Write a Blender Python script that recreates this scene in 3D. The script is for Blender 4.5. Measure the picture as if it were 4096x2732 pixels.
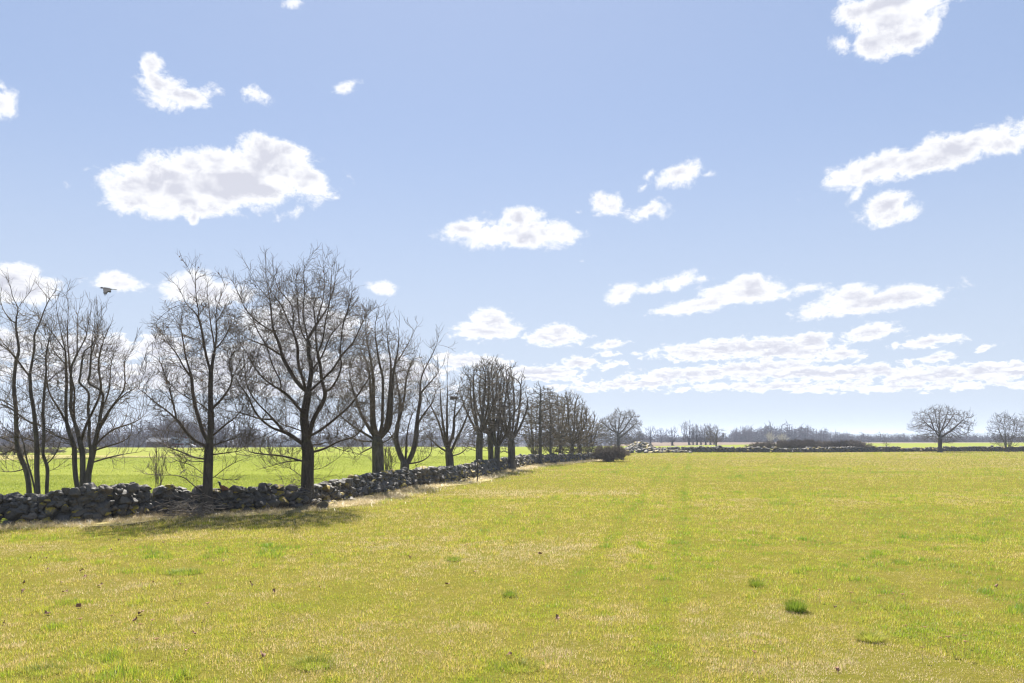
import bpy, bmesh, math, random
import numpy as np
from mathutils import Vector

for o in list(bpy.data.objects):
    bpy.data.objects.remove(o)
S = bpy.context.scene
COL = S.collection
R = math.radians
random.seed(7)
rng = np.random.default_rng(7)

# ------------------------------------------------------------------ camera
F_PX = 3184.0                      # focal length in pixels of a 4096 wide frame
CAM_H = 2.8
PITCH = math.atan((1750.0 - 1366.0) / F_PX)
cam_data = bpy.data.cameras.new("camera")
cam_data.sensor_width = 36.0
cam_data.lens = F_PX / 4096.0 * 36.0
cam_data.clip_start = 0.1
cam_data.clip_end = 20000.0
cam = bpy.data.objects.new("camera", cam_data)
COL.objects.link(cam)
cam.location = (0, 0, CAM_H)
cam.rotation_euler = (R(90) + PITCH, 0, 0)
S.camera = cam

# ------------------------------------------------------------------ exposure
S.view_settings.view_transform = 'Standard'
S.view_settings.look = 'None'
S.view_settings.exposure = 1.5
S.view_settings.gamma = 1.0
S.view_settings.use_curve_mapping = False
S.cycles.max_bounces = 8
S.cycles.diffuse_bounces = 3
S.cycles.transmission_bounces = 4
S.cycles.volume_bounces = 0
S.cycles.use_denoising = True
S.cycles.filter_width = 1.25
S.cycles.use_adaptive_sampling = False

# ------------------------------------------------------------------ sun
SUN_AZ = R(-5.0)                   # to the right of +Y
SUN_EL = R(54.0)
sun_data = bpy.data.lights.new("sun", 'SUN')
sun_data.energy = 5.0
sun_data.angle = R(0.53)
sun_data.color = (1.0, 0.955, 0.88)
sun = bpy.data.objects.new("sun", sun_data)
COL.objects.link(sun)
sun_dir = Vector((math.sin(SUN_AZ) * math.cos(SUN_EL), math.cos(SUN_AZ) * math.cos(SUN_EL), math.sin(SUN_EL)))
sun.rotation_euler = sun_dir.to_track_quat('Z', 'Y').to_euler()


def ray(px, py):
    """direction in the world of a point of the 4096 x 2732 photograph"""
    xc = (px - 2048.0) / F_PX
    up = (1366.0 - py) / F_PX
    c, s = math.cos(PITCH), math.sin(PITCH)
    return np.array([xc, c - up * s, s + up * c])


def at(px, py, Y):
    d = ray(px, py)
    return np.array([0, 0, CAM_H]) + d * (Y / d[1])


def gp(px, py, z=0.0):
    d = ray(px, py)
    return np.array([0, 0, CAM_H]) + d * ((z - CAM_H) / d[2])


# ------------------------------------------------------------------ world: sky and clouds
def build_world():
    w = bpy.data.worlds.new("World")
    S.world = w
    w.use_nodes = True
    nt = w.node_tree
    N, L = nt.nodes, nt.links
    N.clear()
    out = N.new('ShaderNodeOutputWorld')
    bg = N.new('ShaderNodeBackground')
    bg.inputs['Strength'].default_value = 0.1
    L.new(bg.outputs[0], out.inputs[0])
    sky = N.new('ShaderNodeTexSky')
    sky.sky_type = 'NISHITA'
    sky.sun_disc = False
    sky.sun_elevation = SUN_EL
    sky.sun_rotation = SUN_AZ
    sky.altitude = 50
    sky.air_density = 0.7
    sky.dust_density = 0.3
    sky.ozone_density = 1.0

    def math_(op, a, b=None, clamp=False):
        n = N.new('ShaderNodeMath')
        n.operation = op
        n.use_clamp = clamp
        for i, v in enumerate((a, b)):
            if v is None:
                continue
            if isinstance(v, (int, float)):
                n.inputs[i].default_value = v
            else:
                L.new(v, n.inputs[i])
        return n.outputs[0]

    def smooth(v, a, b, lo=0.0, hi=1.0):
        n = N.new('ShaderNodeMapRange')
        n.interpolation_type = 'SMOOTHSTEP'
        L.new(v, n.inputs[0])
        n.inputs[1].default_value = a
        n.inputs[2].default_value = b
        n.inputs[3].default_value = lo
        n.inputs[4].default_value = hi
        return n.outputs[0]

    tc = N.new('ShaderNodeTexCoord')
    nrm = N.new('ShaderNodeVectorMath')
    nrm.operation = 'NORMALIZE'
    L.new(tc.outputs['Generated'], nrm.inputs[0])
    sp = N.new('ShaderNodeSeparateXYZ')
    L.new(nrm.outputs[0], sp.inputs[0])
    az = math_('MULTIPLY', math_('ARCTAN2', sp.outputs[0], sp.outputs[1]), 180 / math.pi)
    el = math_('MULTIPLY', math_('ARCSINE', sp.outputs[2]), 180 / math.pi)
    cb = N.new('ShaderNodeCombineXYZ')
    L.new(az, cb.inputs[0])
    L.new(el, cb.inputs[1])

    # clouds, each a soft ellipse in azimuth and elevation: x, y, half width, half height, tilt
    clouds = [
        (490, 425, 250, 68, 6), (330, 440, 105, 58, 0), (640, 365, 105, 48, -14), (290, 390, 34, 24, 30), (430, 385, 60, 42, 0),
        (668, 488, 26, 12, 30), (445, 500, 10, 18, 0), (560, 400, 170, 60, 4), (700, 410, 70, 38, -20),
        (420, 215, 95, 27, 8), (360, 195, 52, 32, -35), (345, 155, 26, 22, 50), (375, 238, 45, 24, 0),
        (578, 217, 34, 16, 0), (800, 198, 28, 8, 20), (5, 232, 34, 34, 0), (0, 195, 20, 18, 0), (682, 5, 22, 8, 10),
        (2045, 25, 125, 62, 0), (1930, 100, 34, 22, -30), (2010, 100, 60, 40, -10), (2100, 70, 66, 44, 10), (2190, -2, 46, 8, 0), (1965, 30, 55, 40, 0),
        (2010, 385, 135, 36, 14), (2210, 338, 160, 38, 10), (2110, 360, 120, 40, 14), (2330, 325, 80, 25, 0), (1950, 410, 60, 22, 8),
        (2030, 475, 60, 32, 20), (2055, 490, 50, 22, 10), (2040, 512, 22, 9, 10), (1965, 448, 16, 8, 50),
        (1563, 398, 62, 27, 8), (1622, 400, 22, 7, 5), (1495, 397, 13, 7, 30), (1388, 470, 40, 24, 0), (1325, 487, 16, 6, 0), (1488, 482, 50, 20, 5), (1475, 432, 8, 5, 40),
        (1190, 535, 155, 32, 0), (1195, 500, 55, 30, 10), (1070, 525, 76, 25, 12), (1290, 540, 70, 20, 0), (1200, 555, 60, 20, 0),
        (877, 661, 34, 16, 0), (1335, 600, 7, 3, 0), (770, 455, 7, 4, 30),
        (30, 655, 105, 46, 0), (60, 630, 50, 30, -20), (265, 650, 65, 15, 0), (262, 638, 30, 16, 0),
        (470, 668, 105, 36, 0), (450, 650, 60, 30, 0), (690, 745, 150, 48, 0), (690, 715, 80, 36, 0),
        (1112, 757, 95, 24, 0), (1125, 735, 48, 28, 0), (1275, 775, 78, 22, 0), (1280, 762, 42, 20, 0), (1100, 787, 16, 4, 0),
        (1430, 672, 44, 20, 20), (1500, 662, 52, 15, 10), (1560, 645, 42, 19, 25), (1610, 640, 22, 6, 0),
        (1720, 672, 120, 28, 2), (1725, 655, 60, 28, 0), (1600, 702, 110, 18, 8), (1835, 662, 58, 11, 5), (1530, 715, 50, 10, 0),
        (2000, 694, 158, 28, 6), (1960, 680, 70, 28, 0), (2080, 682, 80, 20, -4), (1880, 718, 50, 12, 10),
        (2000, 762, 70, 22, 10), (2125, 785, 75, 16, 4), (2150, 822, 38, 13, 0), (2262, 798, 20, 7, 20),
        (1650, 803, 175, 24, 2), (1780, 800, 150, 28, -4), (1862, 785, 55, 24, 10), (1930, 812, 60, 14, -5),
        (1700, 848, 240, 20, 3), (1900, 855, 300, 20, 0), (2200, 858, 220, 24, 3), (1780, 886, 330, 12, 0), (2100, 888, 300, 11, 0), (2330, 850, 90, 22, 5),
        (1450, 882, 190, 13, 3), (1330, 833, 46, 15, 4), (1405, 836, 36, 10, 4), (1398, 790, 46, 10, 6), (1390, 812, 32, 7, 0), (1240, 858, 120, 20, 0), (1080, 828, 95, 18, -3), (1560, 862, 120, 18, 0),
        (10, 790, 80, 40, 0), (215, 800, 115, 38, 0), (370, 795, 60, 32, 0), (640, 820, 140, 36, 0), (480, 850, 170, 34, 0), (860, 850, 190, 34, 0), (250, 860, 240, 30, 0), (620, 890, 420, 22, 0),
    ]
    k = 4096.0 / 2351.0
    deg = 180 / math.pi
    F = None
    state = cb.outputs[0]              # azimuth, elevation and the field so far
    for (x, y, hw, hh, tilt) in clouds:
        d = ray(x * k, y * k)
        d = d / np.linalg.norm(d)
        a = math.atan2(d[0], d[1]) * deg
        e = math.asin(d[2]) * deg
        loc = 1.0 / (1.0 + (((x * k - 2048) ** 2 + (y * k - 1366) ** 2) / F_PX ** 2))
        sx = hw * k / F_PX * deg * math.sqrt(loc)
        sy = hh * k / F_PX * deg * math.sqrt(loc)
        m = N.new('ShaderNodeMapping')
        m.vector_type = 'TEXTURE'
        m.inputs['Location'].default_value = (a, e, 0)
        m.inputs['Rotation'].default_value = (0, 0, R(tilt))
        m.inputs['Scale'].default_value = (sx, sy, 1e7)
        L.new(state, m.inputs[0])
        ln = N.new('ShaderNodeVectorMath')
        ln.operation = 'LENGTH'
        L.new(m.outputs[0], ln.inputs[0])
        wgt = min(sy, 2.2) ** 0.75
        n = N.new('ShaderNodeMath')
        n.operation = 'MULTIPLY_ADD'
        L.new(ln.outputs['Value'], n.inputs[0])
        n.inputs[1].default_value = -wgt
        n.inputs[2].default_value = wgt
        if F is None:
            F = n.outputs[0]
        else:
            q = N.new('ShaderNodeMath')
            q.operation = 'SMOOTH_MAX'
            L.new(F, q.inputs[0])
            L.new(n.outputs[0], q.inputs[1])
            q.inputs[2].default_value = 0.12
            F = q.outputs[0]
        st = N.new('ShaderNodeCombineXYZ')
        L.new(az, st.inputs[0])
        L.new(el, st.inputs[1])
        L.new(F, st.inputs[2])
        state = st.outputs[0]

    def noise(scale, stretch, detail, rough, dist=0.0, off=0.0, lift=0.0):
        m = N.new('ShaderNodeMapping')
        m.inputs['Scale'].default_value = (scale, scale * stretch, 1)
        m.inputs['Location'].default_value = (off, off * 0.7 + lift * scale * stretch, 3.1 + off)
        L.new(cb.outputs[0], m.inputs[0])
        n = N.new('ShaderNodeTexNoise')
        n.inputs['Scale'].default_value = 1.0
        n.inputs['Detail'].default_value = detail
        n.inputs['Roughness'].default_value = rough
        n.inputs['Distortion'].default_value = dist
        L.new(m.outputs[0], n.inputs['Vector'])
        return n.outputs[0]

    nA = noise(0.46, 1.2, 14, 0.60, 0.3)
    nF = noise(2.3, 1.3, 8, 0.6, 0.8, 5.0)
    nA2 = noise(0.46, 1.15, 3, 0.5, 0.2, 0.0, 0.7)
    nA1 = noise(0.46, 1.15, 3, 0.5, 0.2)
    nB = noise(1.15, 1.9, 12, 0.6, 0.3, 11.0)
    nB2 = noise(1.15, 1.9, 4, 0.5, 0.3, 11.0, 0.28)
    nB1 = noise(1.15, 1.9, 4, 0.5, 0.3, 11.0)
    low = smooth(el, 3.0, 14.0)
    mixn = N.new('ShaderNodeMix')
    mixn.data_type = 'FLOAT'
    L.new(low, mixn.inputs[0])
    L.new(nB, mixn.inputs[2])
    L.new(nA, mixn.inputs[3])
    amp = smooth(el, 2.0, 16.0, 1.9, 2.5)
    disp = math_('MULTIPLY', math_('SUBTRACT', mixn.outputs[0], 0.5), amp)
    disp = math_('ADD', disp, math_('MULTIPLY', math_('SUBTRACT', nF, 0.5), smooth(el, 2.0, 14.0, 0.18, 0.62)))
    dens = math_('ADD', math_('ADD', F, disp), smooth(el, 3.0, 14.0, 0.03, 0.15))
    soft = smooth(el, 2.0, 14.0, 0.22, 0.58)
    edge = N.new('ShaderNodeMapRange')
    edge.interpolation_type = 'SMOOTHSTEP'
    L.new(dens, edge.inputs[0])
    edge.inputs[1].default_value = -0.02
    L.new(soft, edge.inputs[2])
    alpha = edge.outputs[0]
    # thick parts let less sun through, and the side of a billow away from the sun is greyer
    def blend(a, b):
        q = N.new('ShaderNodeMix')
        q.data_type = 'FLOAT'
        L.new(low, q.inputs[0])
        L.new(b, q.inputs[2])
        L.new(a, q.inputs[3])
        return q.outputs[0]
    relief = math_('MULTIPLY', math_('SUBTRACT', blend(nA2, nB2), blend(nA1, nB1)), 3.0)
    nC = noise(0.30, 2.2, 3, 0.5, 0.2, 23.0)
    nD = noise(0.55, 5.5, 5, 0.55, 0.2, 37.0)
    deep = N.new('ShaderNodeMapRange')
    deep.interpolation_type = 'SMOOTHSTEP'
    L.new(dens, deep.inputs[0])
    L.new(smooth(el, 3.0, 12.0, 0.04, 0.28), deep.inputs[1])
    L.new(smooth(el, 3.0, 12.0, 0.50, 1.15), deep.inputs[2])
    patch = math_('ADD', smooth(blend(nC, nD), 0.28, 0.58), relief, True)
    thick = math_('MULTIPLY', deep.outputs[0], patch)
    cc = N.new('ShaderNodeMix')
    cc.data_type = 'RGBA'
    L.new(thick, cc.inputs[0])
    CW = 3.9
    cc.inputs[6].default_value = (CW, CW, CW * 1.01, 1)
    cc.inputs[7].default_value = (CW * 0.64, CW * 0.65, CW * 0.73, 1)
    # sky, brightened a little by thin high haze
    veil = N.new('ShaderNodeMix')
    veil.data_type = 'RGBA'
    veil.inputs[0].default_value = 0.33
    gam = N.new('ShaderNodeGamma')
    gam.inputs[1].default_value = 0.62
    L.new(sky.outputs[0], gam.inputs[0])
    gn = N.new('ShaderNodeVectorMath')
    gn.operation = 'SCALE'
    gn.inputs['Scale'].default_value = 0.85
    L.new(gam.outputs[0], gn.inputs[0])
    L.new(gn.outputs[0], veil.inputs[6])
    veil.inputs[7].default_value = (1.65, 2.3, 3.95, 1)
    pale = N.new('ShaderNodeMix')                 # the sky pales towards the horizon
    pale.data_type = 'RGBA'
    L.new(smooth(el, 0.0, 24.0, 0.78, 0.0), pale.inputs[0])
    L.new(veil.outputs[2], pale.inputs[6])
    pale.inputs[7].default_value = (2.3, 2.58, 2.98, 1)
    mx = N.new('ShaderNodeMix')
    mx.data_type = 'RGBA'
    L.new(math_('MULTIPLY', alpha, 0.97), mx.inputs[0])
    L.new(pale.outputs[2], mx.inputs[6])
    L.new(cc.outputs[2], mx.inputs[7])
    L.new(mx.outputs[2], bg.inputs[0])
    w.cycles.sampling_method = 'MANUAL'
    w.cycles.sample_map_resolution = 512


build_world()


# ------------------------------------------------------------------ helpers
def tag(o, label=None, cat=None, group=None, kind=None):
    if label:
        o['label'] = label
    if cat:
        o['category'] = cat
    if group:
        o['group'] = group
    if kind:
        o['kind'] = kind
    return o


def empty(name, loc=(0, 0, 0)):
    o = bpy.data.objects.new(name, None)
    o.empty_display_size = 0.3
    o.location = loc
    COL.objects.link(o)
    return o


def mesh_np(name, V, faces, mat, parent=None, smooth=True, attrs=None, loc=None):
    """V (n,3); faces: list of int arrays (m,k) of equal-sided faces"""
    me = bpy.data.meshes.new(name)
    V = np.asarray(V, dtype=np.float32)
    me.vertices.add(len(V))
    me.vertices.foreach_set('co', V.ravel())
    faces = [np.asarray(f, dtype=np.int32) for f in faces if len(f)]
    nl = sum(f.size for f in faces)
    npoly = sum(len(f) for f in faces)
    me.loops.add(nl)
    me.loops.foreach_set('vertex_index', np.concatenate([f.ravel() for f in faces]))
    me.polygons.add(npoly)
    tot = np.concatenate([np.full(len(f), f.shape[1], np.int32) for f in faces])
    st = np.concatenate([[0], np.cumsum(tot)[:-1]]).astype(np.int32)
    me.polygons.foreach_set('loop_start', st)
    me.polygons.foreach_set('loop_total', tot)
    if smooth:
        me.polygons.foreach_set('use_smooth', np.ones(npoly, dtype=bool))
    for an, av in (attrs or {}).items():
        a = me.attributes.new(an, 'FLOAT', 'POINT')
        a.data.foreach_set('value', np.asarray(av, dtype=np.float32))
    me.update(calc_edges=True)
    me.validate()
    if mat:
        me.materials.append(mat)
    o = bpy.data.objects.new(name, me)
    COL.objects.link(o)
    if parent:
        o.parent = parent
    if loc is not None:
        o.location = loc
    return o


def mesh_bm(name, bm, mat, parent=None, smooth=False, loc=None):
    me = bpy.data.meshes.new(name)
    bmesh.ops.recalc_face_normals(bm, faces=bm.faces)
    bm.to_mesh(me)
    bm.free()
    if smooth:
        me.polygons.foreach_set('use_smooth', np.ones(len(me.polygons), dtype=bool))
    if mat:
        me.materials.append(mat)
    o = bpy.data.objects.new(name, me)
    COL.objects.link(o)
    if parent:
        o.parent = parent
    if loc is not None:
        o.location = loc
    return o


def copy_tree(o, parent=None):
    c = o.copy()
    COL.objects.link(c)
    if parent:
        c.parent = parent
    for ch in list(o.children):
        copy_tree(ch, c)
    return c


def vnoise(x, y, scale, seed):
    """smooth value noise 0..1"""
    r = np.random.default_rng(seed)
    G = r.random((256, 256))
    u, v = np.asarray(x) / scale + 1000.0, np.asarray(y) / scale + 1000.0
    i, j = np.floor(u).astype(int), np.floor(v).astype(int)
    fu, fv = u - i, v - j
    fu, fv = fu * fu * (3 - 2 * fu), fv * fv * (3 - 2 * fv)
    g = lambda a, b: G[a % 256, b % 256]
    return (g(i, j) * (1 - fu) + g(i + 1, j) * fu) * (1 - fv) + (g(i, j + 1) * (1 - fu) + g(i + 1, j + 1) * fu) * fv


def sstep(v, a, b):
    t = np.clip((np.asarray(v, dtype=float) - a) / (b - a), 0, 1)
    return t * t * (3 - 2 * t)


class M:
    """small material builder"""

    def __init__(s, name, rough=0.8, spec=0.3):
        s.m = bpy.data.materials.new(name)
        s.m.use_nodes = True
        s.N, s.L = s.m.node_tree.nodes, s.m.node_tree.links
        s.b = s.N['Principled BSDF']
        s.b.inputs['Roughness'].default_value = rough
        s.b.inputs['Specular IOR Level'].default_value = spec
        s.out = s.N['Material Output']

    def pos(s):
        return s.N.new('ShaderNodeNewGeometry').outputs['Position']

    def obj(s):
        return s.N.new('ShaderNodeTexCoord').outputs['Object']

    def noise(s, vec, scale, detail=5, rough=0.6, sc=None):
        n = s.N.new('ShaderNodeTexNoise')
        if sc:
            m = s.N.new('ShaderNodeMapping')
            m.inputs['Scale'].default_value = sc
            s.L.new(vec, m.inputs[0])
            vec = m.outputs[0]
        n.inputs['Scale'].default_value = scale
        n.inputs['Detail'].default_value = detail
        n.inputs['Roughness'].default_value = rough
        s.L.new(vec, n.inputs['Vector'])
        return n.outputs[0]

    def ramp(s, v, stops):
        r = s.N.new('ShaderNodeValToRGB')
        while len(r.color_ramp.elements) < len(stops):
            r.color_ramp.elements.new(0.5)
        for e, (p, c) in zip(r.color_ramp.elements, stops):
            e.position = p
            e.color = (*c, 1) if len(c) == 3 else c
        s.L.new(v, r.inputs[0])
        return r.outputs[0]

    def mix(s, f, a, b, blend='MIX'):
        n = s.N.new('ShaderNodeMix')
        n.data_type = 'RGBA'
        n.blend_type = blend
        for i, v in ((0, f), (6, a), (7, b)):
            if isinstance(v, (int, float)):
                n.inputs[i].default_value = v
            elif isinstance(v, tuple):
                n.inputs[i].default_value = (*v, 1)
            else:
                s.L.new(v, n.inputs[i])
        return n.outputs[2]

    def math(s, op, a, b=0.0, clamp=False):
        n = s.N.new('ShaderNodeMath')
        n.operation = op
        n.use_clamp = clamp
        for i, v in enumerate((a, b)):
            if isinstance(v, (int, float)):
                n.inputs[i].default_value = v
            else:
                s.L.new(v, n.inputs[i])
        return n.outputs[0]

    def smooth(s, v, a, b):
        n = s.N.new('ShaderNodeMapRange')
        n.interpolation_type = 'SMOOTHSTEP'
        s.L.new(v, n.inputs[0])
        n.inputs[1].default_value = a
        n.inputs[2].default_value = b
        return n.outputs[0]

    def attr(s, name):
        n = s.N.new('ShaderNodeAttribute')
        n.attribute_name = name
        return n.outputs['Fac']

    def color(s, c):
        if isinstance(c, tuple):
            s.b.inputs['Base Color'].default_value = (*c, 1)
        else:
            s.L.new(c, s.b.inputs['Base Color'])
        return s

    def bump(s, h, strength=0.5, dist=0.02):
        n = s.N.new('ShaderNodeBump')
        n.inputs['Strength'].default_value = strength
        n.inputs['Distance'].default_value = dist
        s.L.new(h, n.inputs['Height'])
        s.L.new(n.outputs[0], s.b.inputs['Normal'])
        return s

    def leafy(s, col, trans=0.5, gloss=0.06, grough=0.35, boost=1.0):
        """thin blade: diffuse + light coming through + a little shine"""
        d = s.N.new('ShaderNodeBsdfDiffuse')
        t = s.N.new('ShaderNodeBsdfTranslucent')
        g = s.N.new('ShaderNodeBsdfGlossy')
        g.inputs['Roughness'].default_value = grough
        s.L.new(col, d.inputs[0])
        s.L.new(col, t.inputs[0])
        a = s.N.new('ShaderNodeMixShader')
        a.inputs[0].default_value = trans
        s.L.new(d.outputs[0], a.inputs[1])
        s.L.new(t.outputs[0], a.inputs[2])
        b = s.N.new('ShaderNodeMixShader')
        b.inputs[0].default_value = gloss
        s.L.new(a.outputs[0], b.inputs[1])
        s.L.new(g.outputs[0], b.inputs[2])
        s.L.new(b.outputs[0], s.out.inputs[0])
        return s


def simple(name, c, rough=0.8, var=0.25, scale=6.0, spec=0.3):
    m = M(name, rough, spec)
    n = m.noise(m.obj(), scale, 6)
    lo = tuple(x * (1 - var) for x in c)
    hi = tuple(min(1, x * (1 + var)) for x in c)
    m.color(m.ramp(n, [(0.3, lo), (0.7, hi)]))
    return m.m


# ------------------------------------------------------------------ materials of the setting
def grass_color_ground(m):
    p = m.pos()
    big = m.noise(p, 0.16, 5, 0.6)
    mid = m.noise(p, 0.9, 6, 0.65)
    fine = m.noise(p, 14.0, 6, 0.7)
    c1 = m.ramp(big, [(0.32, (0.21, 0.215, 0.03)), (0.5, (0.26, 0.225, 0.05)), (0.68, (0.31, 0.235, 0.085))])
    c2 = m.ramp(mid, [(0.35, (0.19, 0.215, 0.025)), (0.6, (0.27, 0.22, 0.055)), (0.75, (0.34, 0.26, 0.11))])
    c = m.mix(0.5, c1, c2)
    c = m.mix(0.45, c, m.ramp(fine, [(0.3, (0.10, 0.10, 0.02)), (0.55, (0.24, 0.22, 0.05)), (0.75, (0.40, 0.33, 0.14))]))
    return c, fine


def mat_meadow():
    m = M("meadow_ground", 0.9, 0.1)
    c, fine = grass_color_ground(m)
    m.color(m.mix(1.0, c, (0.56, 0.56, 0.5), 'MULTIPLY'))
    m.b.inputs['Specular IOR Level'].default_value = 0.0
    m.bump(fine, 0.9, 0.05)
    return m.m


def mat_crop():
    m = M("crop_field_green", 0.75, 0.2)
    p = m.pos()
    big = m.noise(p, 0.05, 4, 0.6)
    fine = m.noise(p, 5.0, 7, 0.75)
    streak = m.noise(p, 1.0, 5, 0.65, sc=(0.5, 0.12, 1))
    c = m.ramp(big, [(0.3, (0.225, 0.275, 0.035)), (0.7, (0.255, 0.29, 0.045))])
    c = m.mix(0.45, c, m.ramp(fine, [(0.3, (0.13, 0.17, 0.02)), (0.5, (0.23, 0.27, 0.035)), (0.72, (0.38, 0.39, 0.09))]))
    c = m.mix(0.25, c, m.ramp(streak, [(0.35, (0.19, 0.24, 0.03)), (0.65, (0.31, 0.33, 0.065))]))
    wv = m.N.new('ShaderNodeTexWave')
    wv.wave_type = 'BANDS'
    wv.inputs['Scale'].default_value = 0.16
    wv.inputs['Distortion'].default_value = 1.2
    wv.inputs['Detail'].default_value = 3
    mp = m.N.new('ShaderNodeMapping')
    mp.inputs['Rotation'].default_value = (0, 0, 0.42)
    m.L.new(p, mp.inputs[0])
    m.L.new(mp.outputs[0], wv.inputs['Vector'])
    c = m.mix(m.math('MULTIPLY', m.smooth(wv.outputs['Fac'], 0.80, 1.0), 0.45), c, (0.20, 0.17, 0.06))     # drill rows and wheelings
    patchy = m.noise(p, 0.018, 5, 0.65)
    c = m.mix(m.math('MULTIPLY', m.smooth(patchy, 0.45, 0.7), 0.5), c, (0.34, 0.32, 0.085))
    m.color(m.mix(1.0, c, (0.70, 0.70, 0.8), 'MULTIPLY'))
    m.b.inputs['Specular IOR Level'].default_value = 0.0
    m.bump(fine, 0.7, 0.05)
    return m.m


def mat_stubble():
    m = M("stubble_soil", 0.95, 0.0)
    p = m.pos()
    n = m.noise(p, 0.4, 6, 0.7, sc=(0.6, 0.2, 1))
    f = m.noise(p, 4.0, 5, 0.7)
    c = m.ramp(n, [(0.3, (0.14, 0.11, 0.09)), (0.7, (0.20, 0.16, 0.13))])
    c = m.mix(0.4, c, m.ramp(f, [(0.3, (0.10, 0.08, 0.06)), (0.7, (0.23, 0.185, 0.14))]))
    sp = m.N.new('ShaderNodeSeparateXYZ')
    m.L.new(p, sp.inputs[0])
    c = m.mix(m.smooth(sp.outputs[1], 490, 540), c, (0.09, 0.075, 0.07))      # woodland floor
    m.color(c)
    return m.m


def mat_straw_ground():
    m = M("dry_thatch", 0.95, 0.0)
    p = m.pos()
    f = m.noise(p, 7.0, 7, 0.7)
    m.color(m.ramp(f, [(0.3, (0.15, 0.125, 0.05)), (0.5, (0.29, 0.245, 0.11)), (0.72, (0.43, 0.37, 0.20))]))
    m.bump(f, 0.8, 0.06)
    return m.m


def mat_hill():
    m = M("far_hill_woods", 0.95, 0.05)
    p = m.pos()
    n = m.noise(p, 0.02, 6, 0.65)
    m.color(m.ramp(n, [(0.3, (0.035, 0.045, 0.03)), (0.7, (0.07, 0.07, 0.05))]))
    return m.m


def mat_bark(name, dark, light, lichen=None, scale=1.0):
    m = M(name, 0.85, 0.25)
    p = m.obj()
    n = m.noise(p, 9.0 * scale, 7, 0.7, sc=(1, 1, 0.22))
    big = m.noise(p, 1.3, 4, 0.6)
    c = m.ramp(n, [(0.3, dark), (0.7, light)])
    if lichen:
        c = m.mix(m.smooth(big, 0.55, 0.68), c, lichen)
    m.color(c)
    m.bump(n, 0.9, 0.03)
    return m.m


BARK_OAK = mat_bark("oak_bark", (0.026, 0.021, 0.016), (0.12, 0.098, 0.076), (0.12, 0.11, 0.055))
BARK_GREY = mat_bark("grey_bark", (0.042, 0.036, 0.029), (0.145, 0.126, 0.10), (0.13, 0.12, 0.065))
TWIG_OAK = simple("oak_twig", (0.082, 0.062, 0.045), 0.7, 0.3, 3.0, 0.15)
TWIG_GREY = simple("grey_twig", (0.092, 0.072, 0.052), 0.7, 0.3, 3.0, 0.15)
TWIG_BUD = simple("budding_twig", (0.125, 0.098, 0.06), 0.8, 0.3, 3.0, 0.1)
TWIG_FAR = simple("far_twig", (0.088, 0.071, 0.082), 0.8, 0.3, 0.3, 0.1)
TWIG_BUSH = simple("thorn_twig", (0.135, 0.11, 0.088), 0.85, 0.3, 2.0, 0.1)
CATKIN = simple("pale_catkin", (0.40, 0.37, 0.25), 0.8, 0.2, 1.0, 0.2)
DEAD_LEAF = simple("dead_leaf", (0.26, 0.14, 0.085), 0.7, 0.35, 9.0, 0.3)


# ------------------------------------------------------------------ terrain
def crest(x, y):
    """distance beyond which the land falls away: nearer on the left"""
    px = 2048 + F_PX * np.asarray(x) / np.maximum(np.asarray(y), 1.0)
    t = sstep(px, 2350, 2620)
    return 226 + 18 * sstep(px, 800, 1500) + t * 225


def terrain(x, y):
    c = crest(x, y)
    return -5.0 * sstep(y, c, c + 45) - 2.0 * sstep(y, 700, 1500)


def build_ground():
    ys = np.concatenate([np.linspace(-60, 200, 40), np.linspace(206, 330, 42), np.linspace(340, 620, 57), np.geomspace(650, 9000, 26)])
    us = np.concatenate([np.linspace(-1.6, -0.75, 12), np.linspace(-0.7, 0.75, 120), np.linspace(0.85, 1.7, 12)])
    V, n = [], len(us)
    for y in ys:
        s = max(y, 60.0) + 60.0
        x = us * s
        z = terrain(x, np.full_like(x, y))
        V.append(np.stack([x, np.full_like(x, y), z], 1))
    V = np.concatenate(V)
    f = []
    for j in range(len(ys) - 1):
        a = np.arange(n - 1) + j * n
        f.append(np.stack([a, a + 1, a + n + 1, a + n], 1))
    tag(mesh_np("ground", V, [np.concatenate(f)], mat_stubble()), kind='structure')


build_ground()

# foot of the near wall as the photograph shows it (front face), then the corner heap
WALL_PX = [(-420, 2140), (-200, 2118), (0, 2105), (250, 2098), (390, 2093), (625, 2069), (800, 2061), (995, 2052), (1261, 2033), (1420, 2005),
           (1538, 1979), (1657, 1952), (1776, 1938), (1878, 1922), (2012, 1886), (2146, 1860), (2294, 1849), (2400, 1842), (2470, 1828), (2520, 1812)]
WALL = np.array([gp(*p)[:2] for p in WALL_PX])
FARW_PX = [(2520, 1812), (2640, 1810), (2900, 1810), (3200, 1811), (3500, 1809), (3760, 1807), (4000, 1807), (4300, 1808), (4700, 1808)]
FARW = np.array([gp(*p)[:2] for p in FARW_PX])


def wall_x(y):
    return np.interp(y, WALL[:, 1], WALL[:, 0])


def far_y(x):
    return np.interp(x, FARW[:, 0], FARW[:, 1])


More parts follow.
